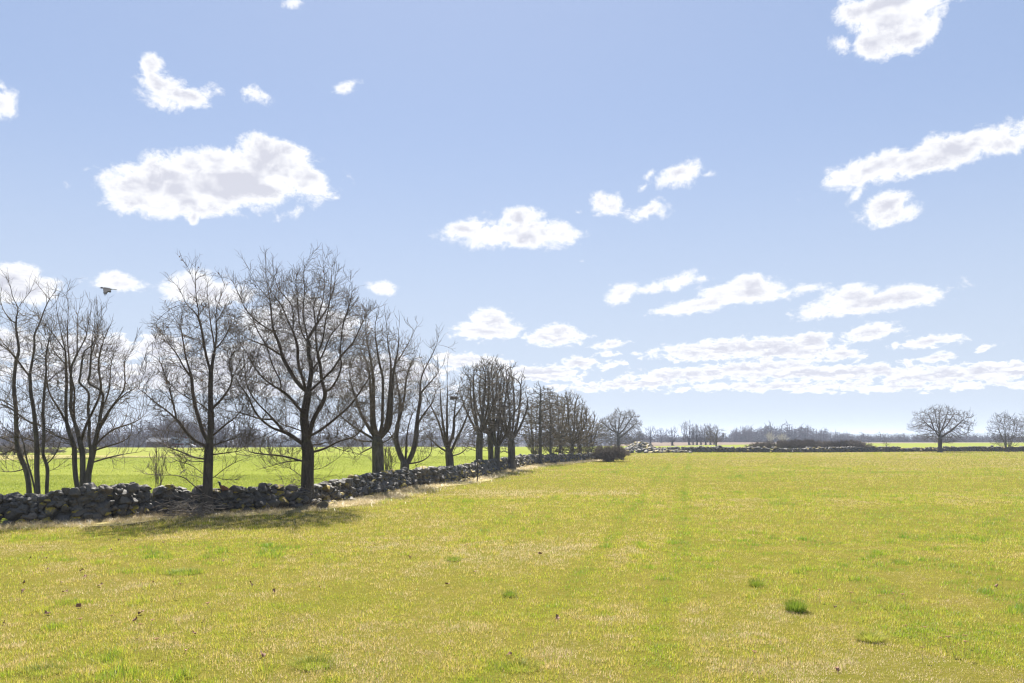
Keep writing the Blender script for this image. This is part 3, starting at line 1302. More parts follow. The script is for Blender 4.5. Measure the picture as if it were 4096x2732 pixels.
def traced_tree(name, label, cat, Y, base_px, trunks, limbs, outline, n_attr, base_r, bark, twig, seed, group=None, step=0.17, di=2.0, dk=0.33,
                inertia=0.8, trop=(0, 0, .34), jit=.09, r0=0.0075, depth=0.9, drift=0.32, wob=0.006, lowlimbs=(), geo=None, e=2.3, zbase=0.0, limbcloud=0.9, topcut=115):
    r = np.random.default_rng(seed)
    base = at(base_px[0], base_px[1], Y)
    base[2] = zbase
    root = empty(name, base)
    tag(root, label, cat, group)
    s = Skel()
    for t in trunks:
        pts = np.array([at(x, y, Y) - base for x, y in t])
        if s.n == 0:
            pts[0, 2] = min(pts[0, 2], -0.05)
            s.limb(pts, step * .8, None, True)
        else:
            if pts[0, 2] < 0.35:               # another stem rising from the ground: hang it on the root
                pts[0, 2] = -0.05
                s.limb(pts, step * .8, s.add(pts[0], 0, True), True)
            else:
                s.limb(pts, step * .8, None, True)
    for li, l in enumerate(list(limbs) + list(lowlimbs)):
        pts = np.array([at(x, y, Y) - base for x, y in l])
        xz = s.P[:s.n][:, [0, 2]]
        st = int(np.argmin(((xz - pts[0, [0, 2]]) ** 2).sum(1)))
        y0 = s.P[st, 1]
        seg = np.concatenate([[0], np.cumsum(np.linalg.norm(np.diff(pts, axis=0), axis=1))])
        dr = r.uniform(-drift, drift) if s.trunk[st] else (np.sign(y0) * r.uniform(-.3, .8) if abs(y0) > .2 else r.uniform(-drift, drift)) * .6
        pts[:, 1] += y0 + dr * seg * (1 - 0.25 * seg / max(seg[-1], .1))
        pts[0] = s.P[st]
        s.limb(pts, step, st, False, wob, r)
    o_ = np.array(outline, float)
    c_, b_ = o_.mean(0), o_[:, 1].max()
    o_[:, 1] += topcut * (b_ - o_[:, 1]) / (b_ - o_[:, 1].min())
    o_[:, 0] = c_[0] + (o_[:, 0] - c_[0]) * 0.97
    A = crown_points(o_, Y, base, n_attr, r, depth)
    ln = np.nonzero(~s.trunk[:s.n])[0]
    if limbcloud and len(ln):
        k = r.integers(0, len(ln), int(len(ln) * limbcloud))
        B = s.P[ln[k]] + r.normal(0, .33, (len(k), 3)) * np.array([1, 1, .8])
        A = np.concatenate([A, B[B[:, 2] > .35]])
    s.colonize(A, step, di, dk, 140, inertia, trop, jit, r)
    rad = s.radii(r0, base_r, e)
    straighten(s, rad)
    g = tree_geometry(s, rad, r, **(geo or {}))
    link_tree(root, g, bark, twig)
    return root, g


def crop(ox, oy, k):
    return lambda *pts: [(ox + x / k, oy + y / k) for x, y in pts]


# --- the biggest oak
def biggest_oak():
    t, b = crop(940, 980, 3.136), crop(940, 1450, 2.49)
    trunk = b((722, 1420), (722, 1300), (722, 1100), (728, 900), (712, 800), (705, 700), (692, 600), (690, 520), (705, 440), (725, 330), (745, 200), (762, 80)) + \
        t((940, 1440), (925, 1370), (925, 1250), (905, 1140), (870, 980), (855, 880), (862, 700), (875, 560), (862, 380), (880, 290), (935, 150))
    limbs = [
        t((925, 1250), (890, 1190), (840, 1100), (820, 980), (815, 860), (820, 700), (800, 560), (820, 400)),
        t((930, 1190), (980, 1040), (1010, 960), (1020, 850), (1060, 720), (1075, 560), (1070, 330), (1045, 200), (1070, 110)),
        t((1005, 970), (1090, 880), (1160, 770), (1200, 640), (1250, 500), (1270, 300)),
        b((730, 790), (762, 680), (775, 580), (850, 470), (910, 370), (935, 300), (1010, 230), (1060, 130), (1095, 40)) + t((1350, 1400), (1370, 1230), (1375, 1120), (1410, 960), (1460, 850), (1500, 740), (1525, 520)),
        b((925, 310), (890, 220), (900, 100), (890, 10)) + t((1105, 1420), (1150, 1300), (1210, 1160), (1210, 1060), (1250, 960), (1290, 830), (1310, 700), (1330, 560), (1345, 400)),
        t((1110, 1410), (1085, 1300), (1105, 1080), (1085, 930), (1090, 800), (1150, 680)),
        b((765, 715), (830, 700), (900, 640), (990, 570), (1070, 500), (1150, 440), (1200, 360), (1260, 270), (1340, 150), (1400, 70)),
        b((735, 300), (800, 240), (890, 160), (1000, 60)) + t((1350, 1390), (1440, 1310), (1510, 1240), (1560, 1120), (1660, 940), (1730, 860)),
        b((760, 80), (830, 10)) + t((1110, 1400), (1160, 1290), (1240, 1120), (1380, 1000), (1470, 850)),
        b((765, 890), (860, 870), (950, 830), (1000, 780), (1100, 765), (1180, 740), (1260, 640), (1320, 560)),
        b((960, 825), (1050, 880), (1150, 890), (1250, 910), (1300, 940)),
        b((765, 830), (850, 810), (950, 790), (1050, 760)),
        b((710, 820), (620, 770), (560, 720), (500, 670), (430, 600), (380, 530), (310, 460), (240, 390), (180, 270), (155, 170), (160, 60)),
        b((510, 680), (420, 680), (340, 620), (270, 560), (210, 480), (150, 320), (60, 220), (10, 140)),
        b((400, 565), (300, 570), (200, 530), (100, 500), (0, 500)),
        b((700, 700), (610, 660), (520, 630), (440, 610)),
        b((690, 520), (640, 460), (580, 370), (530, 310), (470, 270), (380, 220), (290, 140), (220, 40), (190, -40)),
        b((480, 275), (490, 200), (430, 110), (390, 20)) + t((460, 1400), (430, 1310), (430, 1200), (450, 1110), (400, 1000)),
        b((715, 300), (620, 200), (570, 110), (510, 0)) + t((600, 1400), (590, 1290), (550, 1180), (500, 1090), (490, 960), (480, 830), (470, 700), (430, 500), (420, 300), (420, 150)),
        t((595, 1380), (520, 1340), (420, 1280), (300, 1230), (180, 1190), (100, 1130)),
        t((500, 1100), (400, 1040), (300, 960), (210, 880), (140, 720), (80, 580), (60, 440)),
        t((468, 700), (380, 600), (300, 470), (265, 350), (210, 260)),
        t((420, 1280), (300, 1120), (270, 1070), (250, 980), (180, 860)),
        b((720, 300), (690, 240), (690, 150), (650, 80), (640, 0)) + t((812, 1400), (820, 1280), (770, 1100), (740, 1040), (680, 890), (640, 770), (540, 670), (500, 560), (470, 400)),
        t((770, 1100), (780, 950), (770, 760), (690, 690), (590, 540), (560, 300)),
        b((690, 980), (600, 970), (520, 940), (400, 925), (280, 920), (180, 905), (60, 890), (0, 900)),
        b((690, 1000), (560, 980), (450, 1000), (300, 1050)),
        b((700, 1160), (620, 1110), (560, 1050), (440, 1050)),
        b((700, 1200), (560, 1150), (430, 1170)),
        b((750, 1050), (870, 1060), (940, 1010), (1060, 940)),
        b((750, 1180), (880, 1150), (1010, 1120)),
        b((700, 1230), (600, 1220), (500, 1250)),
    ]
    outline = [(1225, 985), (1330, 1040), (1440, 1120), (1500, 1240), (1510, 1420), (1500, 1560), (1470, 1680), (1440, 1790), (1330, 1800), (1250, 1830), (1130, 1840), (1010, 1800), (930, 1750),
               (900, 1640), (900, 1480), (915, 1330), (950, 1160), (1010, 1060), (1090, 1015)]
    g = traced_tree("oak_tree", "biggest bare oak, wide crown of dark branches, standing before the stone wall", "tree", gp(1228, 2030)[1], (1228, 2030), [trunk], limbs, outline, 4600,
                    0.25, BARK_OAK, TWIG_OAK, 11, geo=dict(tw1=1.5, tw2=1.1, tlen=(0.26, 0.66), tw_r=0.0068, thr=0.024))
    return g


def left_oak():
    t, b = crop(560, 1060, 3.137), crop(560, 1540, 2.8)
    trunk = b((752, 1460), (755, 1300), (760, 1050), (765, 900), (770, 750), (780, 650), (790, 540), (795, 350), (790, 200), (790, 0)) + \
        t((888, 1400), (890, 1320), (905, 1260), (920, 1150), (940, 1050), (960, 880), (955, 720), (960, 540), (1000, 440), (1040, 320), (1060, 250))
    limbs = [
        t((888, 1310), (850, 1230), (840, 1110), (815, 1000), (815, 870), (790, 780), (785, 650), (760, 510), (745, 350), (740, 290), (700, 150), (670, 50)),
        t((742, 300), (770, 220), (765, 120), (785, 20)),
        t((925, 1110), (930, 960), (910, 850), (880, 700), (875, 560), (850, 400), (855, 230)),
        t((945, 1040), (1030, 990), (1080, 930), (1100, 850), (1170, 790), (1200, 680)),
        t((782, 650), (700, 580), (600, 480), (570, 340), (530, 290)),
        t((958, 720), (1000, 640), (1040, 560), (1080, 450)),
        b((775, 640), (700, 550), (640, 400), (590, 270), (560, 190), (540, 90), (515, 0)) + t((575, 1390), (510, 1240), (450, 1050), (430, 950), (410, 850), (365, 720), (270, 590), (200, 470)),
        t((365, 720), (390, 560), (380, 480), (450, 420)),
        t((570, 1390), (480, 1300), (400, 1180), (340, 1060), (240, 980), (170, 850)),
        b((765, 720), (640, 640), (540, 550), (480, 450), (420, 380), (330, 290), (200, 200), (100, 110), (0, 0)),
        b((420, 380), (410, 270), (380, 180), (360, 80), (330, 0)),
        b((795, 310), (720, 250), (650, 190), (560, 165), (450, 100), (330, 0)),
        b((795, 260), (900, 180), (960, 90), (1010, 20)) + t((1180, 1400), (1110, 1300), (1130, 1150), (1200, 1050)),
        b((790, 570), (900, 510), (960, 440), (1050, 405), (1150, 300), (1250, 200)),
        b((775, 690), (900, 640), (1000, 610), (1100, 580), (1200, 560)),
        b((770, 780), (950, 760), (1100, 750), (1200, 720)),
        b((765, 830), (600, 820), (480, 760), (340, 720), (200, 670)),
        b((765, 870), (600, 850), (500, 870), (420, 780), (300, 780)),
        b((760, 1030), (630, 940), (560, 890), (450, 860), (330, 870)),
        b((760, 1060), (600, 1010), (500, 990)),
        b((757, 1200), (600, 1130), (540, 1050), (420, 1000), (250, 1010), (100, 1000)),
        b((760, 1050), (830, 1030), (900, 960), (980, 900), (1080, 850), (1200, 800), (1280, 790)),
        b((840, 1030), (960, 1070), (1060, 1060)),
    ]
    outline = [(790, 1065), (900, 1120), (955, 1210), (985, 1340), (1000, 1500), (1010, 1650), (1000, 1790), (900, 1830), (800, 1850), (690, 1830), (620, 1780), (590, 1640), (580, 1480), (600, 1330),
               (620, 1210), (680, 1190), (730, 1130)]
    return traced_tree("oak_tree", "slimmer bare oak with a few dead leaves, trunk standing before the broken wall", "tree", gp(828, 2062)[1], (828, 2062), [trunk], limbs, outline, 3000,
                       0.17, BARK_OAK, TWIG_OAK, 12, geo=dict(tw1=1.5, tw2=1.1, tlen=(0.24, 0.58), tw_r=0.0063, thr=0.022), r0=0.0078)


def alder_stems():
    t, b = crop(0, 1060, 3.136), crop(0, 1540, 2.614)
    st1 = b((312, 1330), (305, 1140), (295, 1000), (265, 870), (210, 740), (180, 620), (170, 450), (165, 250), (150, 100), (145, 0)) + t((185, 1350), (200, 1230), (235, 1080), (220, 920), (200, 780), (210, 640), (225, 540), (160, 400), (130, 270), (80, 160), (15, 65))
    st2 = b((398, 1330), (395, 1110), (385, 900), (385, 650), (370, 450), (350, 250), (320, 60)) + t((380, 1480), (375, 1390), (400, 1230), (430, 1040), (430, 900), (450, 830), (510, 700), (550, 580), (620, 430), (690, 340))
    st3 = b((490, 1330), (490, 1080), (495, 870), (450, 720), (455, 600), (460, 450), (450, 300), (460, 100), (470, 0)) + t((570, 1450), (580, 1300), (570, 1200), (590, 1060), (630, 880), (720, 740))
    st4 = b((380, 1330), (370, 1140), (330, 950), (280, 780), (250, 620), (190, 440), (200, 300))
    limbs = [
        t((225, 540), (290, 430), (360, 320)), t((195, 740), (100, 660), (30, 560), (10, 400)), t((215, 1180), (130, 1050), (50, 960), (0, 880)), b((160, 240), (80, 190), (0, 150)),
        t((372, 1390), (310, 1310), (260, 1200), (200, 1120), (120, 1040), (20, 960)), t((620, 430), (560, 370), (460, 260)), t((405, 1230), (480, 1140), (590, 1060)),
        b((365, 430), (260, 370), (180, 290), (100, 240), (0, 160)), b((370, 400), (460, 430), (540, 500), (690, 590)), b((500, 840), (570, 740), (610, 620), (610, 500)),
        t((570, 1490), (700, 1370), (830, 1270)), b((180, 640), (100, 580), (0, 540)), b((265, 880), (150, 910), (0, 910)), b((190, 660), (80, 690), (0, 740)),
        b((385, 620), (300, 560), (200, 540), (60, 560)), b((490, 900), (600, 860), (680, 800)),
    ]
    outline = [(15, 1075), (60, 1110), (120, 1160), (215, 1140), (250, 1190), (250, 1330), (240, 1480), (260, 1640), (255, 1800), (200, 1880), (80, 1890), (-90, 1850), (-130, 1600), (-100, 1300), (-40, 1130)]
    return traced_tree("alder_tree", "bare grey tree of several leaning stems at the left frame edge behind the wall", "tree", 29.0, (150, 2060), [st1, st2, st3, st4], limbs, outline, 2000,
                       0.15, BARK_GREY, TWIG_GREY, 13, inertia=.55, trop=(0, 0, .22), jit=.1, geo=dict(tw1=0.95, tw2=0.7, tlen=(0.3, 0.75), tw_r=0.0065, thr=0.02, up=.22, ang=(.35, .9)), r0=0.008, drift=.3, depth=.9)


def ash_clump():
    t, b = crop(0, 1060, 3.136), crop(0, 1540, 2.614)
    s1 = b((815, 1330), (812, 1110), (790, 950), (780, 800), (775, 640), (740, 540), (700, 400), (690, 250), (690, 100)) + t((835, 1480), (825, 1250), (820, 1080), (790, 960), (760, 820), (740, 700), (710, 560), (700, 420))
    s2 = b((862, 1330), (860, 1110), (865, 900), (860, 700), (830, 560), (790, 420), (760, 330), (740, 250), (745, 80)) + t((890, 1450), (890, 1350), (900, 1270), (950, 1150), (1030, 1000), (1080, 900), (1100, 780), (1140, 600), (1150, 470))
    s3 = b((925, 1330), (928, 1110), (940, 900), (950, 700), (930, 560), (935, 400), (920, 250), (925, 80)) + t((1000, 1480), (1005, 1400), (1030, 1200), (1060, 1080), (1160, 1000), (1200, 880), (1230, 700), (1215, 500))
    s4 = b((895, 1330), (892, 1100), (920, 950), (960, 760), (1000, 580), (1030, 440), (1055, 280), (1070, 80)) + t((1115, 1480), (1130, 1350), (1140, 1150), (1160, 900), (1190, 700), (1180, 560))
    limbs = [
        b((975, 640), (1080, 520), (1200, 440), (1330, 410), (1500, 310)), b((965, 680), (1040, 500), (1120, 380), (1200, 250), (1330, 120), (1450, 20)), b((955, 820), (1080, 770), (1250, 730), (1430, 700)),
        b((970, 700), (1150, 640), (1300, 600), (1500, 520)), b((850, 600), (880, 480), (930, 380), (1000, 250), (1090, 60)) + t((1275, 1350), (1280, 1120), (1350, 950)), b((805, 460), (790, 300), (830, 120), (830, 0)) + t((960, 1350), (970, 1150)),
        b((740, 560), (600, 540), (480, 450), (380, 390)), b((700, 420), (640, 300), (560, 180), (480, 60)) + t((520, 1180), (450, 1080)), t((820, 1080), (750, 950), (660, 800), (560, 640)),
        t((825, 1250), (700, 1130), (600, 1000), (520, 850)), t((890, 1400), (870, 1000), (880, 760), (900, 500), (890, 300)), t((960, 1100), (940, 850), (920, 650), (960, 480)),
        b((1030, 440), (1120, 300), (1230, 150), (1330, 20)) + t((1560, 1250), (1640, 1130)), b((1055, 300), (1150, 120), (1190, 0)) + t((1450, 1280), (1530, 1050)), t((1140, 1150), (1230, 950), (1290, 780), (1310, 640)),
        t((1270, 1300), (1340, 1080), (1430, 900), (1440, 760)), b((860, 700), (780, 620), (700, 600)),
    ]
    outline = [(285, 1165), (390, 1200), (430, 1270), (480, 1350), (530, 1450), (575, 1560), (560, 1700), (510, 1790), (430, 1830), (330, 1830), (240, 1790), (195, 1650), (170, 1480), (180, 1330), (220, 1230)]
    return traced_tree("ash_tree", "bare clump of upright grey stems fanning out behind the wall, second from left", "tree", 29.5, (335, 2055), [s1, s2, s3, s4], limbs, outline, 2400,
                       0.19, BARK_GREY, TWIG_GREY, 14, inertia=.6, trop=(0, 0, .25), jit=.08, geo=dict(tw1=0.95, tw2=0.7, tlen=(0.3, 0.75), tw_r=0.0065, thr=0.02, up=.25, ang=(.3, .8)), r0=0.008, drift=.32)


def pollards():
    p = crop(1340, 1200, 2.119)
    geo = dict(tw1=1.0, tw2=0.8, tlen=(0.35, 0.8), tw_r=0.009, thr=0.026, up=.22, ang=(.35, .9))
    traced_tree("pollard_tree", "pollarded tree with thick pale column of a trunk behind the biggest oak", "tree", 42.5, (1512, 1960),
                [p((365, 1560), (365, 1400), (362, 1250), (355, 1150))],
                [p((345, 1180), (310, 1100), (305, 950), (290, 700), (280, 600), (240, 480)), p((355, 1160), (335, 1050), (335, 900), (345, 700), (330, 520), (300, 350), (290, 180)), p((360, 1160), (400, 1080), (405, 900), (410, 650), (380, 550), (360, 400), (345, 280), (350, 120)),
                 p((365, 1170), (430, 1080), (450, 900), (465, 650), (460, 500), (430, 350), (420, 200), (400, 60)), p((370, 1190), (465, 1080), (480, 850), (500, 600), (540, 400), (550, 150)), p((462, 600), (520, 500), (580, 400), (650, 250), (680, 190)),
                 p((345, 1190), (230, 1000), (170, 850), (120, 700), (100, 560)), p((340, 1200), (180, 1090), (80, 1020), (10, 950)), p((340, 1210), (240, 1200), (120, 1160), (20, 1120)), p((340, 1230), (250, 1280), (180, 1310)), p((380, 1230), (460, 1190), (520, 1100))],
                [(1480, 1205), (1600, 1240), (1650, 1290), (1660, 1400), (1640, 1560), (1600, 1700), (1560, 1790), (1450, 1810), (1370, 1790), (1340, 1650), (1360, 1480), (1400, 1330), (1440, 1240)], 3200,
                0.31, BARK_GREY, TWIG_GREY, 15, step=.22, di=1.8, dk=.32, inertia=.55, trop=(0, 0, .25), jit=.1, r0=0.0105, geo=geo, e=2.0)
    traced_tree("pollard_tree", "pollarded tree with a short trunk forking low into two limbs behind the wall", "tree", 46.0, (1618, 1950),
                [p((590, 1560), (590, 1460), (592, 1390))],
                [p((590, 1400), (555, 1330), (530, 1240), (510, 1180), (540, 1000), (550, 850), (520, 700), (500, 560), (470, 400)), p((592, 1400), (620, 1370), (660, 1290), (685, 1150), (690, 1000), (715, 850), (710, 700), (740, 590), (800, 480), (860, 330), (850, 250)),
                 p((715, 800), (780, 710), (850, 640), (900, 560)), p((592, 1390), (600, 1280), (600, 1150), (640, 960), (700, 880)), p((600, 1390), (680, 1380), (760, 1360), (830, 1300)), p((535, 1050), (580, 850), (600, 650), (650, 500), (700, 380)),
                 p((520, 1200), (440, 1090), (400, 950)), p((690, 1050), (760, 950), (840, 850)), p((590, 1400), (500, 1370), (440, 1300))],
                [(1690, 1320), (1750, 1360), (1760, 1480), (1750, 1620), (1730, 1760), (1680, 1830), (1590, 1830), (1540, 1760), (1530, 1600), (1550, 1450), (1600, 1350)], 2400,
                0.26, BARK_GREY, TWIG_GREY, 16, step=.22, di=1.8, dk=.34, inertia=.55, trop=(0, 0, .22), jit=.1, r0=0.0105, geo=geo, e=2.0)
    traced_tree("pollard_tree", "squat pollarded tree with a dark split trunk and a bird nest in its crown", "tree", 53.0, (1798, 1920),
                [p((975, 1520), (975, 1430), (968, 1320), (955, 1240))],
                [p((960, 1280), (930, 1220), (880, 1050), (820, 920), (770, 830), (740, 720)), p((955, 1250), (950, 1100), (950, 900), (955, 760), (950, 600), (960, 500)), p((960, 1250), (1000, 1150), (1005, 1000), (1020, 830), (1060, 700), (1090, 600)),
                 p((970, 1310), (1030, 1180), (1080, 1080), (1130, 950), (1170, 860)), p((955, 1250), (925, 1100), (905, 950), (895, 800), (890, 650), (870, 540)), p((980, 1330), (1060, 1310), (1130, 1250)), p((955, 1290), (880, 1250), (810, 1180), (740, 1120)),
                 p((1010, 1000), (1080, 880), (1130, 750), (1150, 640))],
                [(1800, 1425), (1860, 1450), (1900, 1530), (1910, 1650), (1890, 1780), (1830, 1830), (1760, 1830), (1700, 1780), (1680, 1660), (1700, 1540), (1740, 1460)], 2200,
                0.27, BARK_OAK, TWIG_GREY, 17, step=.24, di=1.9, dk=.36, inertia=.5, trop=(0, 0, .2), jit=.12, r0=0.0115, geo=geo, e=2.0)


LEAFG = {}
_, LEAFG['left'] = left_oak()
_, LEAFG['big'] = biggest_oak()
alder_stems()
ash_clump()
pollards()


# --- generic trees grown from an outline
def auto_tree(name, label, cat, px, Y, top, left, right, low, seed, kind='pollard', base_r=0.25, trunk_to=None, group=None, n=700, bark=None, twig=None, r0=None, zbase=0.0, detail=1.0, twr=None, base_py=None, tropz=None, gstep=None):
    """px: base column, top/low: picture rows of crown top and foot, left/right: crown edges"""
    r = np.random.default_rng(seed)
    base_row = base_py
    if base_row is None:                          # the row where this distance meets the ground
        rr = [row for row in np.arange(1751, 2200, .5) if gp(px, row, zbase)[1] < Y]
        base_row = rr[0] if rr else 1752
    hgt = base_row - top
    half = 0.5 * (right - left)
    cxm = 0.5 * (right + left)
    tt = trunk_to if trunk_to is not None else base_row - 0.28 * hgt
    n = int(n * 1.7)
    step = gstep or max(0.18, 0.0030 * Y)
    tl = max(0.25, Y * 0.003) if gstep is None else gstep * 1.6
    limbs = []
    if kind == 'pollard':
        trunks = [[(px, base_row), (px + r.normal(0, 2), 0.5 * (base_row + tt)), (px + r.normal(0, 3), tt)]]
        k = 6
        for i in range(k):
            u = (i + .5) / k * 2 - 1 + r.normal(0, .08)
            ex = cxm + u * half * 0.95
            ey = top + (0.14 + 0.42 * abs(u) ** 2 + r.uniform(0, .1)) * (tt - top)
            limbs.append([(px, tt + 3), (px + u * half * .34, tt - 0.12 * (tt - top)), (px + u * half * .7 + r.normal(0, 4), tt - 0.45 * (tt - top) * (1 - .25 * abs(u))), (ex, ey)])
    elif kind == 'multi':
        trunks = []
        k = 6
        for i in range(k):
            u = (i + .5) / k * 2 - 1 + r.normal(0, .1)
            t_ = [(px + u * half * .12, base_row), (px + u * half * .25, base_row - .22 * hgt), (px + u * half * .5 + r.normal(0, 3), base_row - .55 * hgt), (px + u * half * .72, top + (.12 + .2 * u * u) * hgt)]
            trunks.append(t_)
    elif kind == 'single':
        trunks = [[(px, base_row), (px + r.normal(0, 2), base_row - .3 * hgt), (px + r.normal(0, 3), base_row - .6 * hgt), (cxm + r.normal(0, 4), top + .05 * hgt)]]
    else:                                        # spreading oak
        trunks = [[(px, base_row), (px, tt), (px + r.normal(0, 3), tt - .25 * (tt - top)), (cxm, tt - .55 * (tt - top))]]
        for i in range(7):
            u = (i + .5) / 7 * 2 - 1
            f0 = r.uniform(0, .35)
            limbs.append([(px, tt - f0 * (tt - top)), (px + u * half * .4, tt - (.2 + f0 * .5 + .15 * (1 - abs(u))) * (tt - top)), (cxm + u * half * .86, tt - (.45 + .45 * (1 - u * u)) * (tt - top))])
    ang = np.linspace(0, 2 * math.pi, 22, endpoint=False)
    cy = 0.5 * (top + low)
    hh = 0.5 * (low - top)
    outline = []
    for a in ang:
        q = 1.04 + r.normal(0, .12)
        sx = np.sign(math.cos(a)) * abs(math.cos(a)) ** 1.1
        sy = np.sign(math.sin(a)) * abs(math.sin(a)) ** .95
        outline.append((cxm + half * sx * q, cy - hh * sy * q))
    pr = r0 or max(0.009, Y * (0.00015 if kind == 'oak' or Y > 120 else 0.00024))
    ori = {'pollard': (.5, .22), 'multi': (.6, .28), 'single': (.5, .2), 'oak': (.45, .16)}[kind]
    root, g = traced_tree(name, label, cat, Y, (px, base_row), trunks, limbs, outline, n, base_r, bark or BARK_GREY, twig or TWIG_GREY, seed, group, step=step, di=step * 8, dk=step * 1.45,
                          inertia=ori[0], trop=(0, 0, ori[1] if tropz is None else tropz), jit=.12, r0=pr, e=2.1, zbase=zbase, topcut=min(45, 700 / Y) + tl * F_PX / Y * .5,
                          geo=dict(tw1=0.75 * detail, tw2=0.7 * detail, tlen=(tl, tl * 2.0), tw_r=twr or pr, thr=pr * 2.8, up=.32, ang=(.3, .8), nseg=3))
    return root


# pollards standing close together further along the wall
auto_tree("pollard_tree", "pollarded tree with a dark hollow trunk just behind the thin fence post", "tree", 1919, 61, 1440, 1825, 2015, 1800, 41, 'pollard', .27, 1735, n=620)
auto_tree("pollard_tree", "pollarded tree with slim grey trunk, second right of the thin fence post", "tree", 1963, 66, 1428, 1875, 2065, 1800, 42, 'pollard', .24, 1742, n=620)
auto_tree("pollard_tree", "short dark pollarded tree with knobbly trunk, between two pale thick trunks", "tree", 1987, 65, 1440, 1890, 2090, 1800, 43, 'pollard', .24, 1790, n=520)
auto_tree("pollard_tree", "pollarded tree with the broadest pale trunk, rightmost before the gap of sky", "tree", 2044, 70, 1445, 1940, 2130, 1790, 44, 'pollard', .33, 1762, n=620)
auto_tree("slender_tree", "slender dark tree on the meadow side of the wall with side twigs to its foot", "tree", 2162, 83.5, 1535, 2085, 2240, 1815, 45, 'single', .17, None, tropz=.17, n=1000)
auto_tree("shrub_tree", "low bush of dark thin stems behind the wall, left of the slender dark tree", "tree", 2140, 90, 1590, 2075, 2215, 1815, 46, 'multi', .10, None, tropz=.17, n=1000, twig=TWIG_BUD)
auto_tree("slender_tree", "thin dark tree leaning over the wall, right of the slender dark one", "tree", 2203, 88, 1555, 2125, 2280, 1815, 47, 'single', .14, None, tropz=.17, n=1000, twig=TWIG_BUD)
auto_tree("pollard_tree", "greyish pollarded tree behind the wall, tallest of the olive-tinted budding row", "tree", 2240, 93, 1562, 2160, 2325, 1815, 48, 'pollard', .2, 1760, tropz=.17, n=1300, twig=TWIG_BUD)
auto_tree("pollard_tree", "budding pollarded tree in the middle of the olive-tinted row by the wall", "tree", 2285, 97, 1588, 2205, 2365, 1820, 49, 'pollard', .26, 1775, tropz=.17, n=1300, twig=TWIG_BUD)
auto_tree("pollard_tree", "budding pollarded tree with thick short trunk, second last of olive-tinted row", "tree", 2318, 102, 1612, 2245, 2390, 1822, 50, 'pollard', .27, 1778, tropz=.17, n=1200, twig=TWIG_BUD)
auto_tree("shrub_tree", "bushy many-stemmed tree ending the olive-tinted row, left of the purple bush", "tree", 2356, 106, 1650, 2285, 2418, 1825, 51, 'multi', .15, None, tropz=.17, n=1200, twig=TWIG_BUD)
auto_tree("oak_tree", "round-crowned bare oak alone in the green crop behind the purple bush", "tree", 2474, 185, 1640, 2388, 2572, 1792, 52, 'oak', .45, 1755, gstep=.32, tropz=.08, n=2300, r0=.02, bark=BARK_OAK)
auto_tree("thorn_bush", "dense rounded purple-brown bush at the wall foot below the round-crowned oak", "bush", 2445, 93, 1780, 2376, 2512, 1842, 53, 'multi', .05, None, gstep=.12, tropz=.1, n=950, twig=TWIG_BUSH, bark=TWIG_BUSH, r0=.019, detail=2.6)
auto_tree("oak_tree", "lone spreading bare oak by the far wall on the right", "tree", 3760, 152, 1617, 3655, 3870, 1768, 54, 'oak', .36, 1757, gstep=.30, n=1300, r0=.0165, bark=BARK_OAK, twig=TWIG_OAK)
auto_tree("willow_bush", "fan-shaped bare tree of many thin stems by the far wall, right of lone oak", "tree", 4030, 155, 1652, 3958, 4085, 1785, 55, 'multi', .14, None, gstep=.3, r0=.017, n=600)
auto_tree("willow_bush", "bare tree cut off by the right frame edge at the far wall", "tree", 4150, 155, 1640, 4076, 4230, 1785, 56, 'multi', .16, None, gstep=.3, r0=.017, n=500)
auto_tree("sapling", "small bare windswept tree behind the far wall near the stone heap", "tree", 2864, 158, 1705, 2825, 2905, 1775, 57, 'single', .15, None, gstep=.3, r0=.017, n=300)
auto_tree("sapling", "tiny bare sapling by the far wall at the hedge's right end", "tree", 3547, 154, 1752, 3532, 3560, 1800, 58, 'single', .05, None, gstep=.25, r0=.014, n=90)
auto_tree("sapling", "thin reddish sapling behind the broken wall, left of the slimmer oak", "tree", 632, 31, 1760, 590, 660, 1930, 59, 'multi', .018, None, n=40, twig=TWIG_BUSH, bark=TWIG_BUSH)
auto_tree("sapling", "thin stems growing between the two big pollards behind the wall", "bush", 1550, 44, 1780, 1525, 1590, 1900, 61, 'multi', .035, None, n=90)

# far trees: a few grown once, then copied
FAR = []
FAR.append(auto_tree("field_tree", "tall slim bare tree at the left end of the far tree group", "tree", 2758, 300, 1690, 2722, 2785, 1768, 62, 'pollard', .34, 1766, gstep=.48, n=420, twig=TWIG_FAR, bark=TWIG_FAR, r0=.03))
FAR.append(auto_tree("field_tree", "round bare tree beyond the stone heap, nearest to the corner of the walls", "tree", 2602, 290, 1709, 2577, 2628, 1768, 63, 'oak', .34, 1766, gstep=.48, n=420, twig=TWIG_FAR, bark=TWIG_FAR, r0=.03))
FAR.append(auto_tree("field_tree", "bare tree on the stubble edge, standing alone left of the far tree group", "tree", 2690, 280, 1711, 2665, 2712, 1768, 64, 'pollard', .32, 1770, gstep=.48, n=420, twig=TWIG_FAR, bark=TWIG_FAR, r0=.03))


def copy_far(src, px, Y, scale, rot, label, zb=0.0, group=None):
    c = copy_tree(FAR[src])
    p = at(px, 1760, Y)
    c.location = (p[0], p[1], zb)
    c.scale = (scale, scale, scale)
    c.rotation_euler = (0, 0, rot)
    c['label'] = label
    if group:
        c['group'] = group
    return c


